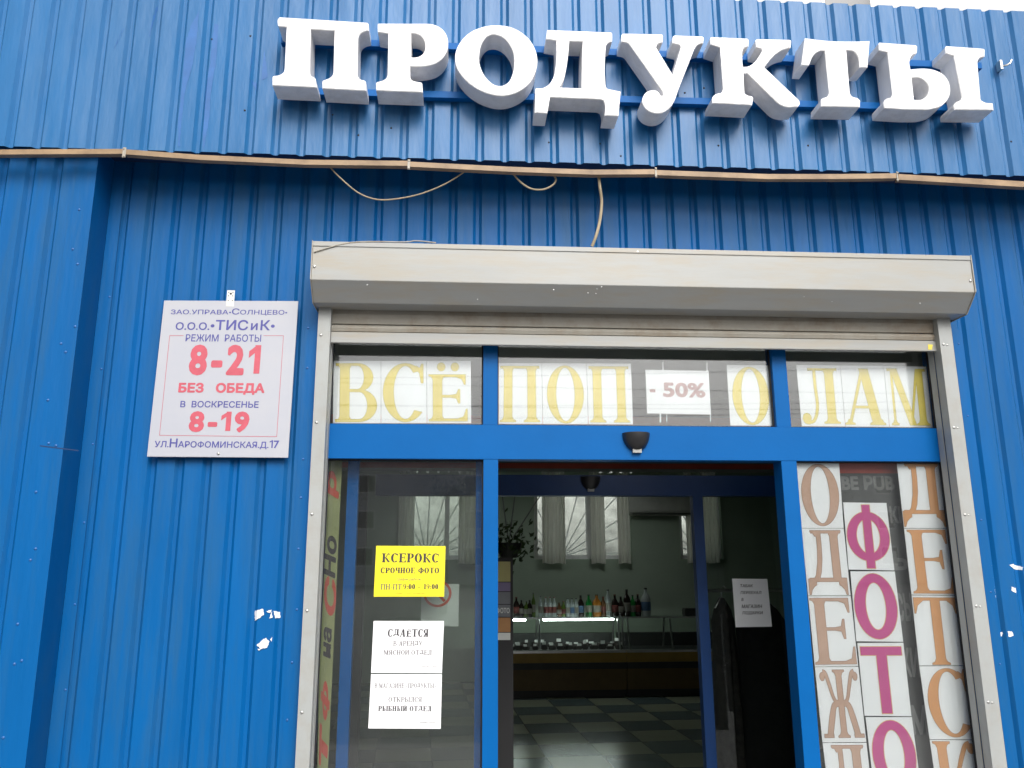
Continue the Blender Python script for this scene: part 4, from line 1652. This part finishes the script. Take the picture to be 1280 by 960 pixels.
for ch, px, uvr, lab in cols:
    letter_sheet(px, ch, uvr, ser, 'ink_o', 'ink_oe', .0016, lab, gb)
gm = 'white sheets with magenta letters in the right pane'
cols = [
    ('Ф', [(1054, 628), (1108, 628.7), (1118, 713), (1060.8, 711.9)], (.02, .02, .98, .97), 'white sheet with magenta letter Ф, topmost of the magenta column'),
    ('О', [(1062.9, 714), (1118.5, 714.3), (1129, 802.3), (1070.5, 801.5)], (.02, .03, .96, .97), 'white sheet with magenta letter О between the Ф and Т sheets'),
    ('Т', [(1071.7, 803.7), (1129.2, 803.4), (1139.3, 895.2), (1080.8, 894.7)], (.04, .03, .94, .95), 'white sheet with magenta letter Т'),
    ('О', [(1082, 896.4), (1139.8, 896.4), (1152, 990), (1093, 990)], (.05, .03, .98, .96), 'white sheet with magenta letter О below the magenta Т at the bottom edge'),
]
for ch, px, uvr, lab in cols:
    letter_sheet(px, ch, uvr, sans_big, 'ink_m', 'ink_me', .0028, lab, gm, Ys-.0015)
go = 'white sheets with orange letters in the right column of the right pane'
cols = [
    ('Д', [(1121, 578.3), (1176, 579.2), (1185, 660), (1130, 660)], (.01, .02, .97, .99), 'white sheet with orange letter Д in the top right corner of the right pane'),
    ('Е', [(1130.2, 660.7), (1185.1, 660.7), (1196.7, 743.8), (1139.4, 743.3)], (.05, .02, .97, .98), 'white sheet with orange letter Е in the right column'),
    ('Т', [(1139.5, 744.2), (1196.8, 744.6), (1207, 831.7), (1149, 832)], (.02, .01, .95, .97), 'white sheet with orange letter Т in the right column'),
    ('С', [(1149.2, 832.8), (1207.1, 832.5), (1220.7, 924.5), (1162, 924)], (.08, .03, .96, .97), 'white sheet with orange letter С in the right column'),
    ('К', [(1162.2, 924.8), (1220.8, 925.3), (1235, 1020), (1176, 1020)], (.04, .03, .97, .99), 'white sheet with orange letter К at the bottom of the right column'),
]
for ch, px, uvr, lab in cols:
    letter_sheet(px, ch, uvr, ser, 'ink_or', 'ink_oe', .0012, lab, go)

# ------------------------------------------------------------------ notices on the left pane
T_, t_, s_ = .2, .085, .075
GC.clear()
Yn = Yg-.0012
cn = lambda q, x0, y0, x1, y1: q.rect(440+x0/3.692, 670+y0/3.692, 440+x1/3.692, 670+y1/3.692)
q, o = sheet('notice', [(470.3, 682.2), (557, 682.7), (555.1, 745.8), (467.1, 745.8)], Yn, 'yellow notice headed КСЕРОКС stuck on the left pane', 'notice', None, 'paper_yellow')
k = MB()
text_part(q, cn(q, 138, 80, 400, 123), ser_line('КСЕРОКС')[:2], -.0008, 'printed_text', M['ink'], o)
text_part(q, cn(q, 132, 146, 402, 173), ser_line('СРОЧНОЕ ФОТО')[:2], -.0008, 'printed_text', M['ink'], o)
text_part(q, cn(q, 236, 222, 398, 246), ser_line('9:00 – 19:00')[:2], -.0008, 'printed_text', M['ink'], o)
text_part(q, cn(q, 197, 261, 336, 267), sans_line([('(обед по расписанию)', 1, 0)])[:2], -.0008, 'printed_text', M['ink'], o)
if k.v:
    k.build('printed_text', M['ink'], o, recalc=False)
k = MB()
T_, t_, s_ = .15, .085, .075
GC.clear()
text_part(q, cn(q, 133, 222, 230, 247), ser_line('ПН-ПТ')[:2], -.0008, 'printed_text', M['ink_grey'], o)
text_part(q, cn(q, 205, 194, 322, 209), sans_line([('График работы:', 1, 0)], 0, .25)[:2], -.0008, 'printed_text', M['ink_grey'], o)
if k.v:
    k.build('printed_text', M['ink_grey'], o, recalc=False)
T_, t_, s_ = .2, .085, .075
GC.clear()
q, o = sheet('notice', [(467, 776.2), (555, 776.2), (552.4, 841.5), (463.8, 841.2)], Yn, 'white notice headed СДАЁТСЯ below the yellow notice', 'notice')
k = MB()
text_part(q, cn(q, 165, 430, 353, 466), ser_line('СДАЁТСЯ')[:2], -.0008, 'printed_text', M['ink'], o)
if k.v:
    k.build('printed_text', M['ink'], o, recalc=False)
k = MB()
T_, t_, s_ = .15, .085, .075
GC.clear()
text_part(q, cn(q, 190, 485, 325, 508), ser_line('В АРЕНДУ')[:2], -.0008, 'printed_text', M['ink_grey'], o)
text_part(q, cn(q, 146, 523, 368, 549), ser_line('МЯСНОЙ ОТДЕЛ')[:2], -.0008, 'printed_text', M['ink_grey'], o)
text_part(q, cn(q, 322, 598, 396, 605), sans_line([('администрация', 1, 0)])[:2], -.0008, 'printed_text', M['ink_grey'], o)
if k.v:
    k.build('printed_text', M['ink_grey'], o, recalc=False)
q, o = sheet('notice', [(463.8, 842.8), (552.4, 842.8), (551, 911), (460.3, 910.5)], Yn, 'white notice about РЫБНЫЙ ОТДЕЛ, lowest of the notices on the left pane', 'notice')
k = MB()
text_part(q, cn(q, 104, 680, 388, 702), ser_line('В МАГАЗИНЕ «ПРОДУКТЫ»')[:2], -.0008, 'printed_text', M['ink_grey'], o)
text_part(q, cn(q, 168, 744, 322, 767), ser_line('ОТКРЫЛСЯ')[:2], -.0008, 'printed_text', M['ink_grey'], o)
text_part(q, cn(q, 312, 858, 384, 865), sans_line([('администрация', 1, 0)])[:2], -.0008, 'printed_text', M['ink_grey'], o)
if k.v:
    k.build('printed_text', M['ink_grey'], o, recalc=False)
T_, t_, s_ = .2, .085, .075
GC.clear()
k = MB()
text_part(q, cn(q, 121, 780, 366, 810), ser_line('РЫБНЫЙ ОТДЕЛ')[:2], -.0008, 'printed_text', M['ink'], o)
if k.v:
    k.build('printed_text', M['ink'], o, recalc=False)
# faint sheet behind the yellow notice, seen through the glass
q, o = sheet('prohibition_notice', [(527, 730), (574, 730), (573, 783), (526, 783)], .24, 'dim sheet with a red prohibition ring behind the yellow notice', 'notice', None, 'paper_grey')
k = MB()
vs, ts = union2d([(ell(.5, .5, .5, .5, 36), [ell(.5, .5, .41, .41, 36)]), ([(.2, .75), (.27, .82), (.8, .25), (.73, .18)], [])])
decal(k, q, (.05, .45, .8, 1.1), vs, ts, -.0008)
k.build('printed_ring', M['red'], o, recalc=False)

# tall banner on the far left, lettering turned sideways
bq = Quad([(404, 570), (428, 570), (409.5, 968), (396.5, 968)], .17)
bo = empty('tall_banner', bq.pt(.5, 0), 'narrow pale green banner with sideways lettering at the left edge of the left pane', 'banner')
k = MB()
k.slab(bq.p, .004)
k.build('panel', M['banner'], bo)


def turned(V):
    return [(-p[1], p[0]) for p in V]


k1, k2 = MB(), MB()
for txt, (x0, y0, x1, y1), kk in (('Но', (405, 676, 420, 731), k1), ('С', (405, 728, 420, 778), k2), ('на', (404, 792, 414, 831), k1), ('ф', (401, 858, 412, 905), k2), ('т', (399, 908, 410, 958), k2), ('р', (409, 590, 424, 628), k2)):
    V, F, _ = sans_line([(txt, 1, 0)], .04, .2)
    decal(kk, bq, bq.rect(x0, y0, x1, y1), turned(V), F, -.001)
k1.build('printed_text', M['ink'], bo, recalc=False)
k2.build('printed_text', M['red'], bo, recalc=False)

# notice on the inner pane
q, o = sheet('notice', [(915.2, 723.3), (959, 723.7), (965, 783.3), (919.6, 784)], Yi+.028, 'pale notice in slanted lettering on the inner glass right of the doorway', 'notice', None, 'paper')
k = MB()
ci = lambda x0, y0, x1, y1: q.rect(860+x0/7.386, 700+y0/7.386, 860+x1/7.386, 700+y1/7.386)
for txt, r_ in (('ТАБАК', (482, 224, 600, 252)), ('ПЕРЕЕХАЛ', (484, 288, 678, 315)), ('В', (492, 352, 512, 380)), ('МАГАЗИН', (494, 412, 685, 446)), ('ПОДАРКИ', (502, 474, 692, 508))):
    text_part(q, ci(*r_), sans_line([(txt, 1, 0)], .02, .2)[:2], -.0009, 'printed_text', M['ink'], o)
if k.v:
    k.build('printed_text', M['ink'], o, recalc=False)

# board with grey lettering behind the right pane
dq = Quad([(1046, 574), (1133, 574), (1226, 1230), (1112, 1230)], .15)  # lower end added below view to block street reflections in the inner glass
do = empty('goods_board', dq.pt(.5, 0), 'dark board with grey lettering and red top band behind the right pane', 'board')
k = MB()
k.slab(dq.p, .02)
k.build('panel', M['board'], do)
k = MB()
decal(k, dq, (0, dq.uv(1090, 594)[1], 1, dq.uv(1090, 575)[1]), [(0, 0), (1, 0), (1, 1), (0, 1)], [(0, 1, 2, 3)], -.001)
k.build('red_band', M['red'], do, recalc=False)
k = MB()
for txt, r_ in (('BE РUB', (1052, 597, 1118, 618)), ('КИ', (1113, 640, 1135, 664)), ('Ь', (1118, 702, 1136, 728)), ('СЫ', (1122, 758, 1143, 796)), ('КИ', (1130, 830, 1152, 868)), ('М', (1141, 903, 1163, 940))):
    V, F, _ = sans_line([(txt, 1, 0)], .04)
    decal(k, dq, dq.rect(*r_), V, F, -.001)
k.build('printed_text', M['board_txt'], do, recalc=False)

# ------------------------------------------------------------------ inside the shop
Yb = 4.2
hb = MB()
zt1, zt0 = at(780, 519, Yb).z, at(780, 586.5, Yb).z
bm_o = empty('ceiling_beam', (0, Yb, zt0), 'grey boxed beam with red trims across the shop ceiling', 'beam')
hb.box((XL+.15, Yb, zt0), (XR-.15, Yb+.25, 3.3))
hb.build('casing', M['beam'], bm_o)
for za, zb in ((at(780, 586, Yb).z, at(780, 579.5, Yb).z), (at(780, 531, Yb).z, at(780, 521, Yb).z)):
    k = MB()
    k.box((XL+.15, Yb-.006, za), (XR-.15, Yb-.001, zb))
    k.build('trim', M['red'], bm_o)

# refrigerated counters
Yk = on_floor(740, 872, .03).y
def kz(py):
    return at(740, py, Yk).z
XC0, XC1, XC2 = at(598, 800, Yk).x, at(782, 800, Yk).x, at(925, 800, Yk).x
zk = kz(773)
for (x0, x1, lit, lab) in ((XC0, XC1, True, 'lit glass display counter full of small packages, with bottles on its top'), (XC1+.01, XC2, False, 'unlit empty dark display counter at the right end of the row')):
    co = empty('display_counter', ((x0+x1)/2, Yk+.4, .03), lab, 'counter', 'display counters along the back of the shop')
    k = MB()
    k.box((x0, Yk+.06, .03), (x1, Yk+.85, .12))
    k.build('plinth', M['counter'], co)
    k = MB()
    k.box((x0, Yk+.01, .12), (x1, Yk+.85, kz(836)))
    k.build('base', M['counter_brown'], co)
    k = MB()
    k.box((x0, Yk-.03, kz(836)), (x1, Yk+.85, kz(828)))
    k.build('bumper', M['counter'], co)
    k = MB()
    k.box((x0, Yk-.012, kz(828)), (x1, Yk+.85, kz(816)))
    k.build('band', M['counter_y'], co)
    k = MB()
    k.box((x0, Yk-.012, kz(816)), (x1, Yk+.10, kz(813)))
    k.build('ledge', M['steel'], co)
    k = MB()
    k.box((x0+.02, Yk+.70, kz(816)), (x1-.02, Yk+.80, kz(797)))
    k.build('back_ledge', M['counter'], co)
    k = MB()
    k.box((x0, Yk+.18, zk-.008), (x1, Yk+.62, zk))
    top = k.build('top_shelf', M['glass_in'], co)
    k = MB()
    k.box((x0, Yk+.176, zk-.012), (x1, Yk+.18, zk+.004))
    k.build('edge_trim', M['steel'], top)
    k = MB()
    k.add([(x0, Yk+.02, kz(814)), (x1, Yk+.02, kz(814)), (x1, Yk+.18, zk-.012), (x0, Yk+.18, zk-.012), (x0, Yk+.025, kz(814)), (x1, Yk+.025, kz(814)), (x1, Yk+.185, zk-.012), (x0, Yk+.185, zk-.012)],
          [(0, 1, 2, 3), (7, 6, 5, 4), (0, 4, 5, 1), (1, 5, 6, 2), (2, 6, 7, 3), (3, 7, 4, 0)])
    k.build('front_glass', M['glass_in'], co)
    for fx in (.04, .42, .97):
        k = MB()
        xx = x0+(x1-x0)*fx
        k.tube([(xx, Yk+.06, kz(815)), (xx, Yk+.2, zk-.01)], .012, 8)
        k.tube([(xx, Yk+.6, kz(815)), (xx, Yk+.5, zk-.01)], .012, 8)
        k.build('support', M['steel'], co)
    if lit:
        for a, b_2 in ((600, 657), (678.5, 767)):
            k = MB()
            xa, xb2 = at(a, 775, Yk+.22).x, at(b_2, 775, Yk+.22).x
            k.tube([(xa, Yk+.21, zk-.025), (xb2, Yk+.21, zk-.025)], .014, 10)
            k.build('light_tube', M['tube'], co, smooth=True)
    k = MB()
    k.box((x0+.02, Yk+.1, kz(816)), (x1-.02, Yk+.7, kz(814.5)))
    k.build('display_deck', M['steel'] if lit else M['counter'], co)

# goods in the lit counter: every package a thing, with a price card leaning on it
xa, xb2 = at(600, 800, Yk+.2).x, at(780, 800, Yk+.2).x
proto_p = None
n = 0
zd = kz(814.5)
for r_ in range(2):
    for i in range(17):
        x = xa+(xb2-xa)*(i+.5+.3*(random.random()-.5))/17
        y = Yk+.22+r_*.17+.03*random.random()
        if proto_p is None:
            proto_p = empty('food_package', (x, y, zd), 'small dark food package with a white price card in the lit display counter', 'package', 'packages in the lit display counter')
            k = MB()
            k.box((x-.05, y-.04, zd), (x+.05, y+.05, zd+.07))
            k.build('pack', M['product'], proto_p, bevel=.012)
            k = MB()
            k.slab([Vector((x-.028, y-.052, zd+.105)), Vector((x+.028, y-.052, zd+.105)), Vector((x+.028, y-.05, zd+.068)), Vector((x-.028, y-.05, zd+.068))], .002)
            k.build('price_card', M['tag'], proto_p)
        else:
            c_ = copy_tree(proto_p)
            c_.location = (x, y, zd+r_*.02)
            c_.rotation_euler.z = random.uniform(-.5, .5)
            s = random.uniform(.75, 1.15)
            c_.scale = (s, s, random.uniform(.6, 1.2))

# bottles on top of the counter
BP = [(0, .0), (.9, 0), (1, .12), (1, .62), (.75, .72), (.36, .82), (.32, .95)]


def bottle(px, h, r, m, lab_m, label, cx=None):
    p = at(px, 771, Yk+.35)
    o = empty('bottle', (p.x, Yk+.35, zk+.001), label, 'bottle', 'bottles on top of the display counter')
    k = MB()
    k.lathe((p.x, Yk+.35, zk+.001), [(r*a if a else .001, h*b_2) for a, b_2 in BP], 14)
    k.build('glass_body', M[m], o, smooth=True)
    k = MB()
    k.lathe((p.x, Yk+.35, zk+.001), [(r*.36, h*.945), (r*.38, h*.96), (r*.36, h)], 10)
    k.build('cap', M['lab_r' if lab_m == 'lab_r' else 'counter'], o, smooth=True)
    k = MB()
    k.lathe((p.x, Yk+.35, zk+.001), [(r*1.0, h*.2), (r*1.03, h*.21), (r*1.03, h*.5), (r*1.0, h*.51)], 14)
    k.build('paper_label', M[lab_m], o, smooth=True)
    return o


P4 = lambda x: 610+x/4
bl = [
    (142, .28, .04, 'b_dark', 'lab_r', 'dark bottle with red label, first at the left end of the bottle row'),
    (167, .24, .034, 'b_dark', 'lab_w', 'short dark bottle second from the left of the row'),
    (192, .22, .036, 'b_olive', 'lab_w', 'squat olive bottle third from the left of the row'),
    (208, .24, .034, 'b_dark', 'lab_w', 'dark bottle with pale label left of the slim pale bottle'),
    (228, .34, .026, 'b_olive', 'lab_w', 'tall slim olive bottle near the left end of the row'),
    (263, .29, .03, 'b_clear', 'lab_w', 'clear bottle with dark cap standing alone left of the three clear ones'),
    (289, .28, .031, 'b_clear', 'lab_r', 'clear bottle with red label, left of the three clear ones'),
    (311, .28, .031, 'b_clear', 'lab_r', 'clear bottle with red label, middle of the three clear ones'),
    (332, .28, .031, 'b_clear', 'lab_r', 'clear bottle with red label, right of the three clear ones'),
    (357, .20, .034, 'b_brown', 'lab_w', 'short brown bottle right of the three clear ones'),
    (378, .22, .034, 'b_olive', 'lab_r', 'short olive bottle in the middle of the row'),
    (400, .26, .036, 'b_clear', 'lab_w', 'wide pale bottle beside the short olive one'),
    (421, .26, .036, 'b_clear', 'lab_b', 'wide pale bottle with blue label'),
    (442, .26, .036, 'b_clear', 'lab_w', 'wide pale bottle left of the dark one beside the bright green bottle'),
    (465, .30, .042, 'b_dark', 'lab_b', 'dark bottle with blue label left of the bright green bottle'),
    (505, .31, .044, 'b_green', 'lab_w', 'bright green bottle in the middle of the row'),
    (545, .31, .06, 'b_orange', 'lab_w', 'large orange bottle beside the bright green one'),
    (578, .28, .040, 'b_brown', 'lab_r', 'brown bottle right of the large orange one'),
    (602, .38, .042, 'b_clear', 'lab_w', 'tall pale bottle between brown bottles'),
    (636, .31, .046, 'b_dark', 'lab_r', 'broad dark bottle with red label right of the tall pale one'),
    (666, .28, .040, 'b_dark', 'lab_w', 'dark bottle left of the tallest dark one'),
    (697, .38, .048, 'b_dark', 'lab_w', 'tallest dark bottle in the row'),
    (726, .30, .038, 'b_green', 'lab_w', 'green bottle right of the tallest dark one'),
    (752, .31, .042, 'b_dark', 'lab_r', 'dark bottle left of the big water bottle'),
    (792, .40, .064, 'b_clear', 'lab_b', 'big clear water bottle at the right end of the row'),
]
for x, h, r_, m_, l_, lab in bl:
    bottle(P4(x), h*.92, r_, m_, l_, lab)
bx = MB()
p = at(864, 766, Yk+.35)
bx.box((p.x-.10, Yk+.28, zk+.001), (p.x+.10, Yk+.45, zk+.10))
tag(bx.build('cash_box', M['counter'], bevel=.01, loc=(p.x, Yk+.36, zk)), 'low dark box on the unlit counter beside the navy door post', 'box')

# curtains hanging in front of the windows
def curtain(px0, px1, label, zb=None):
    Y = Ybk-.10
    x0, x1 = at(px0, 690, Y).x, at(px1, 690, Y).x
    z0, z1 = at(700, 704.5, Y).z, zt+.12
    n = max(10, int((x1-x0)/.012))
    m = MB()
    vs = []
    per = .055+.02*random.random()
    for i in range(n+1):
        x = x0+(x1-x0)*i/n
        y = Y+.022*math.sin(2*math.pi*(x-x0)/per)+.008*math.sin(7.3*(x-x0)/per)
        vs += [(x, y, z0+.006*math.sin(x*31)), (x, y, z1), (x, y+.0015, z0+.006*math.sin(x*31)), (x, y+.0015, z1)]
    fs = []
    for i in range(n):
        a = 4*i
        fs += [(a, a+4, a+5, a+1), (a+2, a+3, a+7, a+6), (a, a+2, a+6, a+4), (a+1, a+5, a+7, a+3)]
    fs += [(0, 1, 3, 2), (4*n, 4*n+2, 4*n+3, 4*n+1)]
    m.add(vs, fs)
    return tag(m.build('curtain', M['curtain'], smooth=True, loc=(x0, Y, z0)), label, 'curtain', 'white curtains at the back windows')


curtain(678, 707, 'wide white curtain panel on the left of the middle back window')
curtain(739, 757, 'white curtain panel in the middle of the middle back window')
curtain(773, 789, 'narrow white curtain panel at the right edge of the middle back window')
curtain(859, 868, 'white curtain strip of the right back window, left of the navy post')
curtain(880, 900, 'white curtain panel of the right back window, seen through the inner glass')
curtain(573, 604, 'right curtain panel of the back window seen through the left pane')
curtain(497, 517, 'left curtain panel of the back window seen through the left pane')

ac = empty('air_conditioner', at(826, 645, Ybk), 'white wall air conditioner hung high on the back wall between two windows', 'air conditioner')
a, b_2 = at(784, 645, Ybk), at(868, 619, Ybk)
k = MB()
k.prism([(Ybk-.001, a.z), (Ybk-.12, a.z), (Ybk-.19, a.z+.06), (Ybk-.2, a.z+.29), (Ybk-.001, a.z+.30)][::-1], a.x, b_2.x)
k.build('body', M['ac'], ac, bevel=.01)
k = MB()
k.box((a.x+.05, Ybk-.185, a.z+.015), (b_2.x-.05, Ybk-.13, a.z+.03))
k.build('louvre', M['counter'], ac)

# louvred ceiling lamps
def lamp(x, y, z, label):
    o = empty('ceiling_lamp', (x, y, 3.3), label, 'lamp', 'louvred ceiling lamps')
    k = MB()
    k.box((x-.32, y-.32, z), (x+.32, y+.32, z+.06))
    k.build('lamp_body', M['beam'], o)
    k = MB()
    k.box((x-.29, y-.29, z-.004), (x+.29, y+.29, z-.001))
    k.build('diffuser', M['lamp'], o)
    k = MB()
    for i in range(5):
        xx = x-.29+.58*i/4
        k.box((xx-.012, y-.29, z-.03), (xx+.012, y+.29, z-.0045))
    k.build('louvre', M['steel'], o)
    k = MB()
    for sx in (-.25, .25):
        k.tube([(x+sx, y, z+.06), (x+sx, y, 3.3)], .005, 6)
    k.build('hanger', M['steel'], o)


p = at(548, 588.5, 7.6)
lamp(p.x, 7.3, p.z, 'bright louvred ceiling lamp seen at the top of the left pane')
lamp(2.1, 7.3, p.z, 'louvred ceiling lamp hung at the right side of the shop')

# poster stand at the left of the inner doorway
Yq = 1.6
pq = Quad([(618, 662), (641, 662), (641, 1000), (618, 1000)], Yq)
po = empty('poster_stand', pq.pt(.5, 0), 'dark stand of small posters just inside the doorway on the left', 'stand')
k = MB()
k.box((pq.p[0].x, Yq, .03), (pq.p[1].x, Yq+.05, at(630, 697, Yq).z))
k.build('panel', M['rubber'], po)
for (y0, y1, mm, tx) in ((702, 727, 'poster_y', None), (728, 739, 'poster_p', None), (740, 755, 'poster_g', None), (756, 771, 'poster_g', 'ФОТО'), (772, 790, 'poster_o', None), (791, 800, 'paper_grey', None)):
    sq = Quad([(620, y0), (638, y0), (638, y1), (620, y1)], Yq-.003)
    k = MB()
    k.slab(sq.p, .001)
    pp = k.build('poster', M[mm], po)
    if tx:
        k = MB()
        text_part(sq, (.05, .3, .95, .75), sans_line([(tx, 1, 0)], .03)[:2], -.001, 'printed_text', M['paper_grey'], pp)
        if k.v:
            k.build('printed_text', M['paper_grey'], pp, recalc=False)
# hanging plant above it
hp = empty('hanging_plant', at(640, 690, 3.2), 'dark hanging plant on cords left of the middle back window', 'plant')
c_ = at(636, 688, 3.2)
k = MB()
k.lathe(c_, [(.06, -.06), (.10, .0), (.11, .06), (.10, .06)], 14)
k.build('pot', M['counter'], hp)
k = MB()
for a in ((625, 600), (646, 600), (684, 606)):
    e = at(a[0], a[1], 3.2)
    k.tube([c_+Vector((.0, 0, .05)), e], .005, 6)
k.build('cord', M['beam'], hp)
k = MB()
for i in range(170):
    u = Vector((random.gauss(0, .10), random.gauss(0, .09), random.gauss(.06, .09)))
    p = c_+u
    n1 = Vector((random.gauss(0, 1), random.gauss(0, 1), random.gauss(0, 1))).normalized()
    t1 = n1.orthogonal().normalized()*.03
    t2 = n1.cross(t1).normalized()*.015
    k.add([p-t1, p+t2, p+t1, p-t2], [(0, 1, 2, 3)])
k.build('foliage', M['leaf'], hp, recalc=False)

# dark clothes hanging behind the inner pane
cr = empty('clothes_rail', at(945, 900, 2.3), 'steel rail carrying dark clothes behind the inner glass', 'rail')
Yx = 2.3
zr = at(940, 738, Yx).z
x0, x1 = at(885, 800, Yx).x, at(1010, 800, Yx).x
k = MB()
k.tube([(x0, Yx, zr), (x1+.1, Yx, zr)], .012, 8)
k.build('top_bar', M['steel'], cr)
for xx in (x0, x1+.1):
    k = MB()
    k.tube([(xx, Yx, .03), (xx, Yx, zr)], .012, 8)
    k.build('upright', M['steel'], cr)


def coat(xc, hw, m, label, fur=0.0):
    o = empty('hanging_coat', (xc, Yx, zr-1.15), label, 'coat', 'dark clothes on the rail behind the inner glass')
    k = MB()
    rows = [(-.02, .10, .5), (-.05, .32, .7), (-.10, .62, .9), (-.18, .9, 1), (-.4, .92, 1.0), (-.8, 1.0, 1.05), (-1.42, 1.1, 1.1)]
    n = 28
    vs = []
    for dz, fw, fd in rows:
        for j in range(n):
            a = 2*math.pi*j/n
            wob = 1+.07*math.sin(5*a+dz*9)*min(1, -dz*2)+fur*random.uniform(-1, 1)
            vs.append((xc+hw*fw*math.cos(a)*wob, Yx+.11*fd*math.sin(a)*wob, zr+dz-.03))
    fs = [(i*n+j, i*n+(j+1) % n, (i+1)*n+(j+1) % n, (i+1)*n+j) for i in range(len(rows)-1) for j in range(n)]
    fs += [tuple(range(n)), tuple(reversed(range((len(rows)-1)*n, len(rows)*n)))]
    k.add(vs, fs)
    k.build('cloth', M[m], o, smooth=True)
    k = MB()
    k.tube([(xc, Yx, zr-.04), (xc, Yx, zr+.015), (xc+.02, Yx, zr+.035), (xc+.035, Yx, zr+.015)], .004, 6)
    k.tube([(xc-hw*.6, Yx, zr-.12), (xc, Yx, zr-.04), (xc+hw*.6, Yx, zr-.12)], .006, 6)
    k.build('hanger', M['steel'], o)


coat(at(952, 800, Yx).x, .20, 'coat', 'plain black coat with rounded shoulders hanging behind the pale inner notice')
coat(at(905, 800, Yx).x, .085, 'fur', 'narrow mottled dark garment hanging beside the navy door post', .12)

# ------------------------------------------------------------------ what stands around: block behind the shop, block and trees across the street
def apartment(x0, x1, y0, y1, h, m, label, rows, cols, front=-1):
    o = empty('apartment_block', ((x0+x1)/2, y0, 0), label, 'building')
    k = MB()
    k.box((x0, y0, 0), (x1, y1, h))
    k.build('wall', M[m], o)
    yy = y0 if front < 0 else y1
    first = None
    for i in range(rows):
        for j in range(cols):
            cx = x0+(x1-x0)*(j+.5)/cols
            cz = 2.2+i*2.9
            if first is None:
                k = MB()
                k.box((cx-.75, yy-.03, cz-.75), (cx+.75, yy+.03, cz+.75))
                first = k.build('window', M['white'], o)
                k = MB()
                k.box((cx-.66, yy-.04, cz-.66), (cx+.66, yy+.04, cz+.66))
                k.build('pane', M['win_dark'], first)
                base = (cx, cz)
            else:
                c2 = first.copy()
                C.objects.link(c2)
                c2.parent = o
                c2.location = (cx-base[0], 0, cz-base[1])
                p2 = first.children[0].copy()
                C.objects.link(p2)
                p2.parent = c2
    return o


apartment(-12, 40, 15.5, 27, 26, 'block', 'white tower block rising behind the right end of the blue parapet', 6, 8)
apartment(-55, 40, -75, -62, 10.5, 'block_grey', 'long low grey block across the street, reflected in the glass', 3, 11, 1)
k = MB()
k.box((-9, 11.4, 0), (9, 11.6, 4.6))
tag(k.build('concrete_wall', M['concrete'], loc=(0, 11.5, 0)), 'rough grey wall seen through the back windows of the shop', 'wall')


def tree(x, y, h, proto=[None]):
    if proto[0] is None:
        o = empty('tree', (x, y, 0), 'street tree across the road, reflected in the glass', 'tree', 'trees across the road')
        k = MB()
        k.tube([(x, y, 0), (x+.1, y, 2), (x, y+.1, 4.5), (x+.1, y, 7)], [.22, .17, .11, .03], 8)
        tips = []
        for i in range(16):
            a = random.uniform(0, 6.28)
            z0 = random.uniform(2.2, 6)
            L = random.uniform(1.2, 2.6)*(1-z0/12)
            e = Vector((x+math.cos(a)*L, y+math.sin(a)*L, z0+L*.8))
            k.tube([(x+.05, y+.05, z0), (Vector((x, y, z0))+e)/2+Vector((0, 0, .1)), e], [.07, .045, .012], 6)
            tips.append(e)
        k.build('trunk', M['bark'], o)
        k = MB()
        for i in range(2600):
            e = random.choice(tips)
            p = e+Vector((random.gauss(0, .5), random.gauss(0, .5), random.gauss(0, .45)))
            n1 = Vector((random.gauss(0, 1), random.gauss(0, 1), random.gauss(0, 1))).normalized()
            t1 = n1.orthogonal().normalized()*.09
            t2 = n1.cross(t1).normalized()*.05
            k.add([p-t1, p+t2, p+t1, p-t2], [(0, 1, 2, 3)])
        k.build('crown', M['leaf'], o, recalc=False)
        proto[0] = o
    else:
        o = copy_tree(proto[0])
        o.location = (x, y, 0)
        o.rotation_euler.z = random.uniform(0, 6)
    o.scale = (h, h, h)


for x, y, s in ((-11, -26, .66), (-5.5, -30, .75), (-.5, -25, .62), (4, -31, .7), (9, -27, .66), (15, -30, .75), (-17, -31, .7)):
    tree(x, y, s)
for i, (z, dz) in enumerate(((6.2, .5), (6.9, -.3), (7.9, .8), (6.5, -.5), (7.4, .3), (8.5, -.6))):
    wire('overhead_cable', [(-25, -20-i, z), (-8, -20-i, z-.35), (8, -20-i, z-.3+dz*.4), (28, -20-i, z+dz)], .009, ('lowest', 'third lowest', 'second highest', 'second lowest', 'third highest', 'highest')[i]+' of the black overhead cables across the street', 'black')
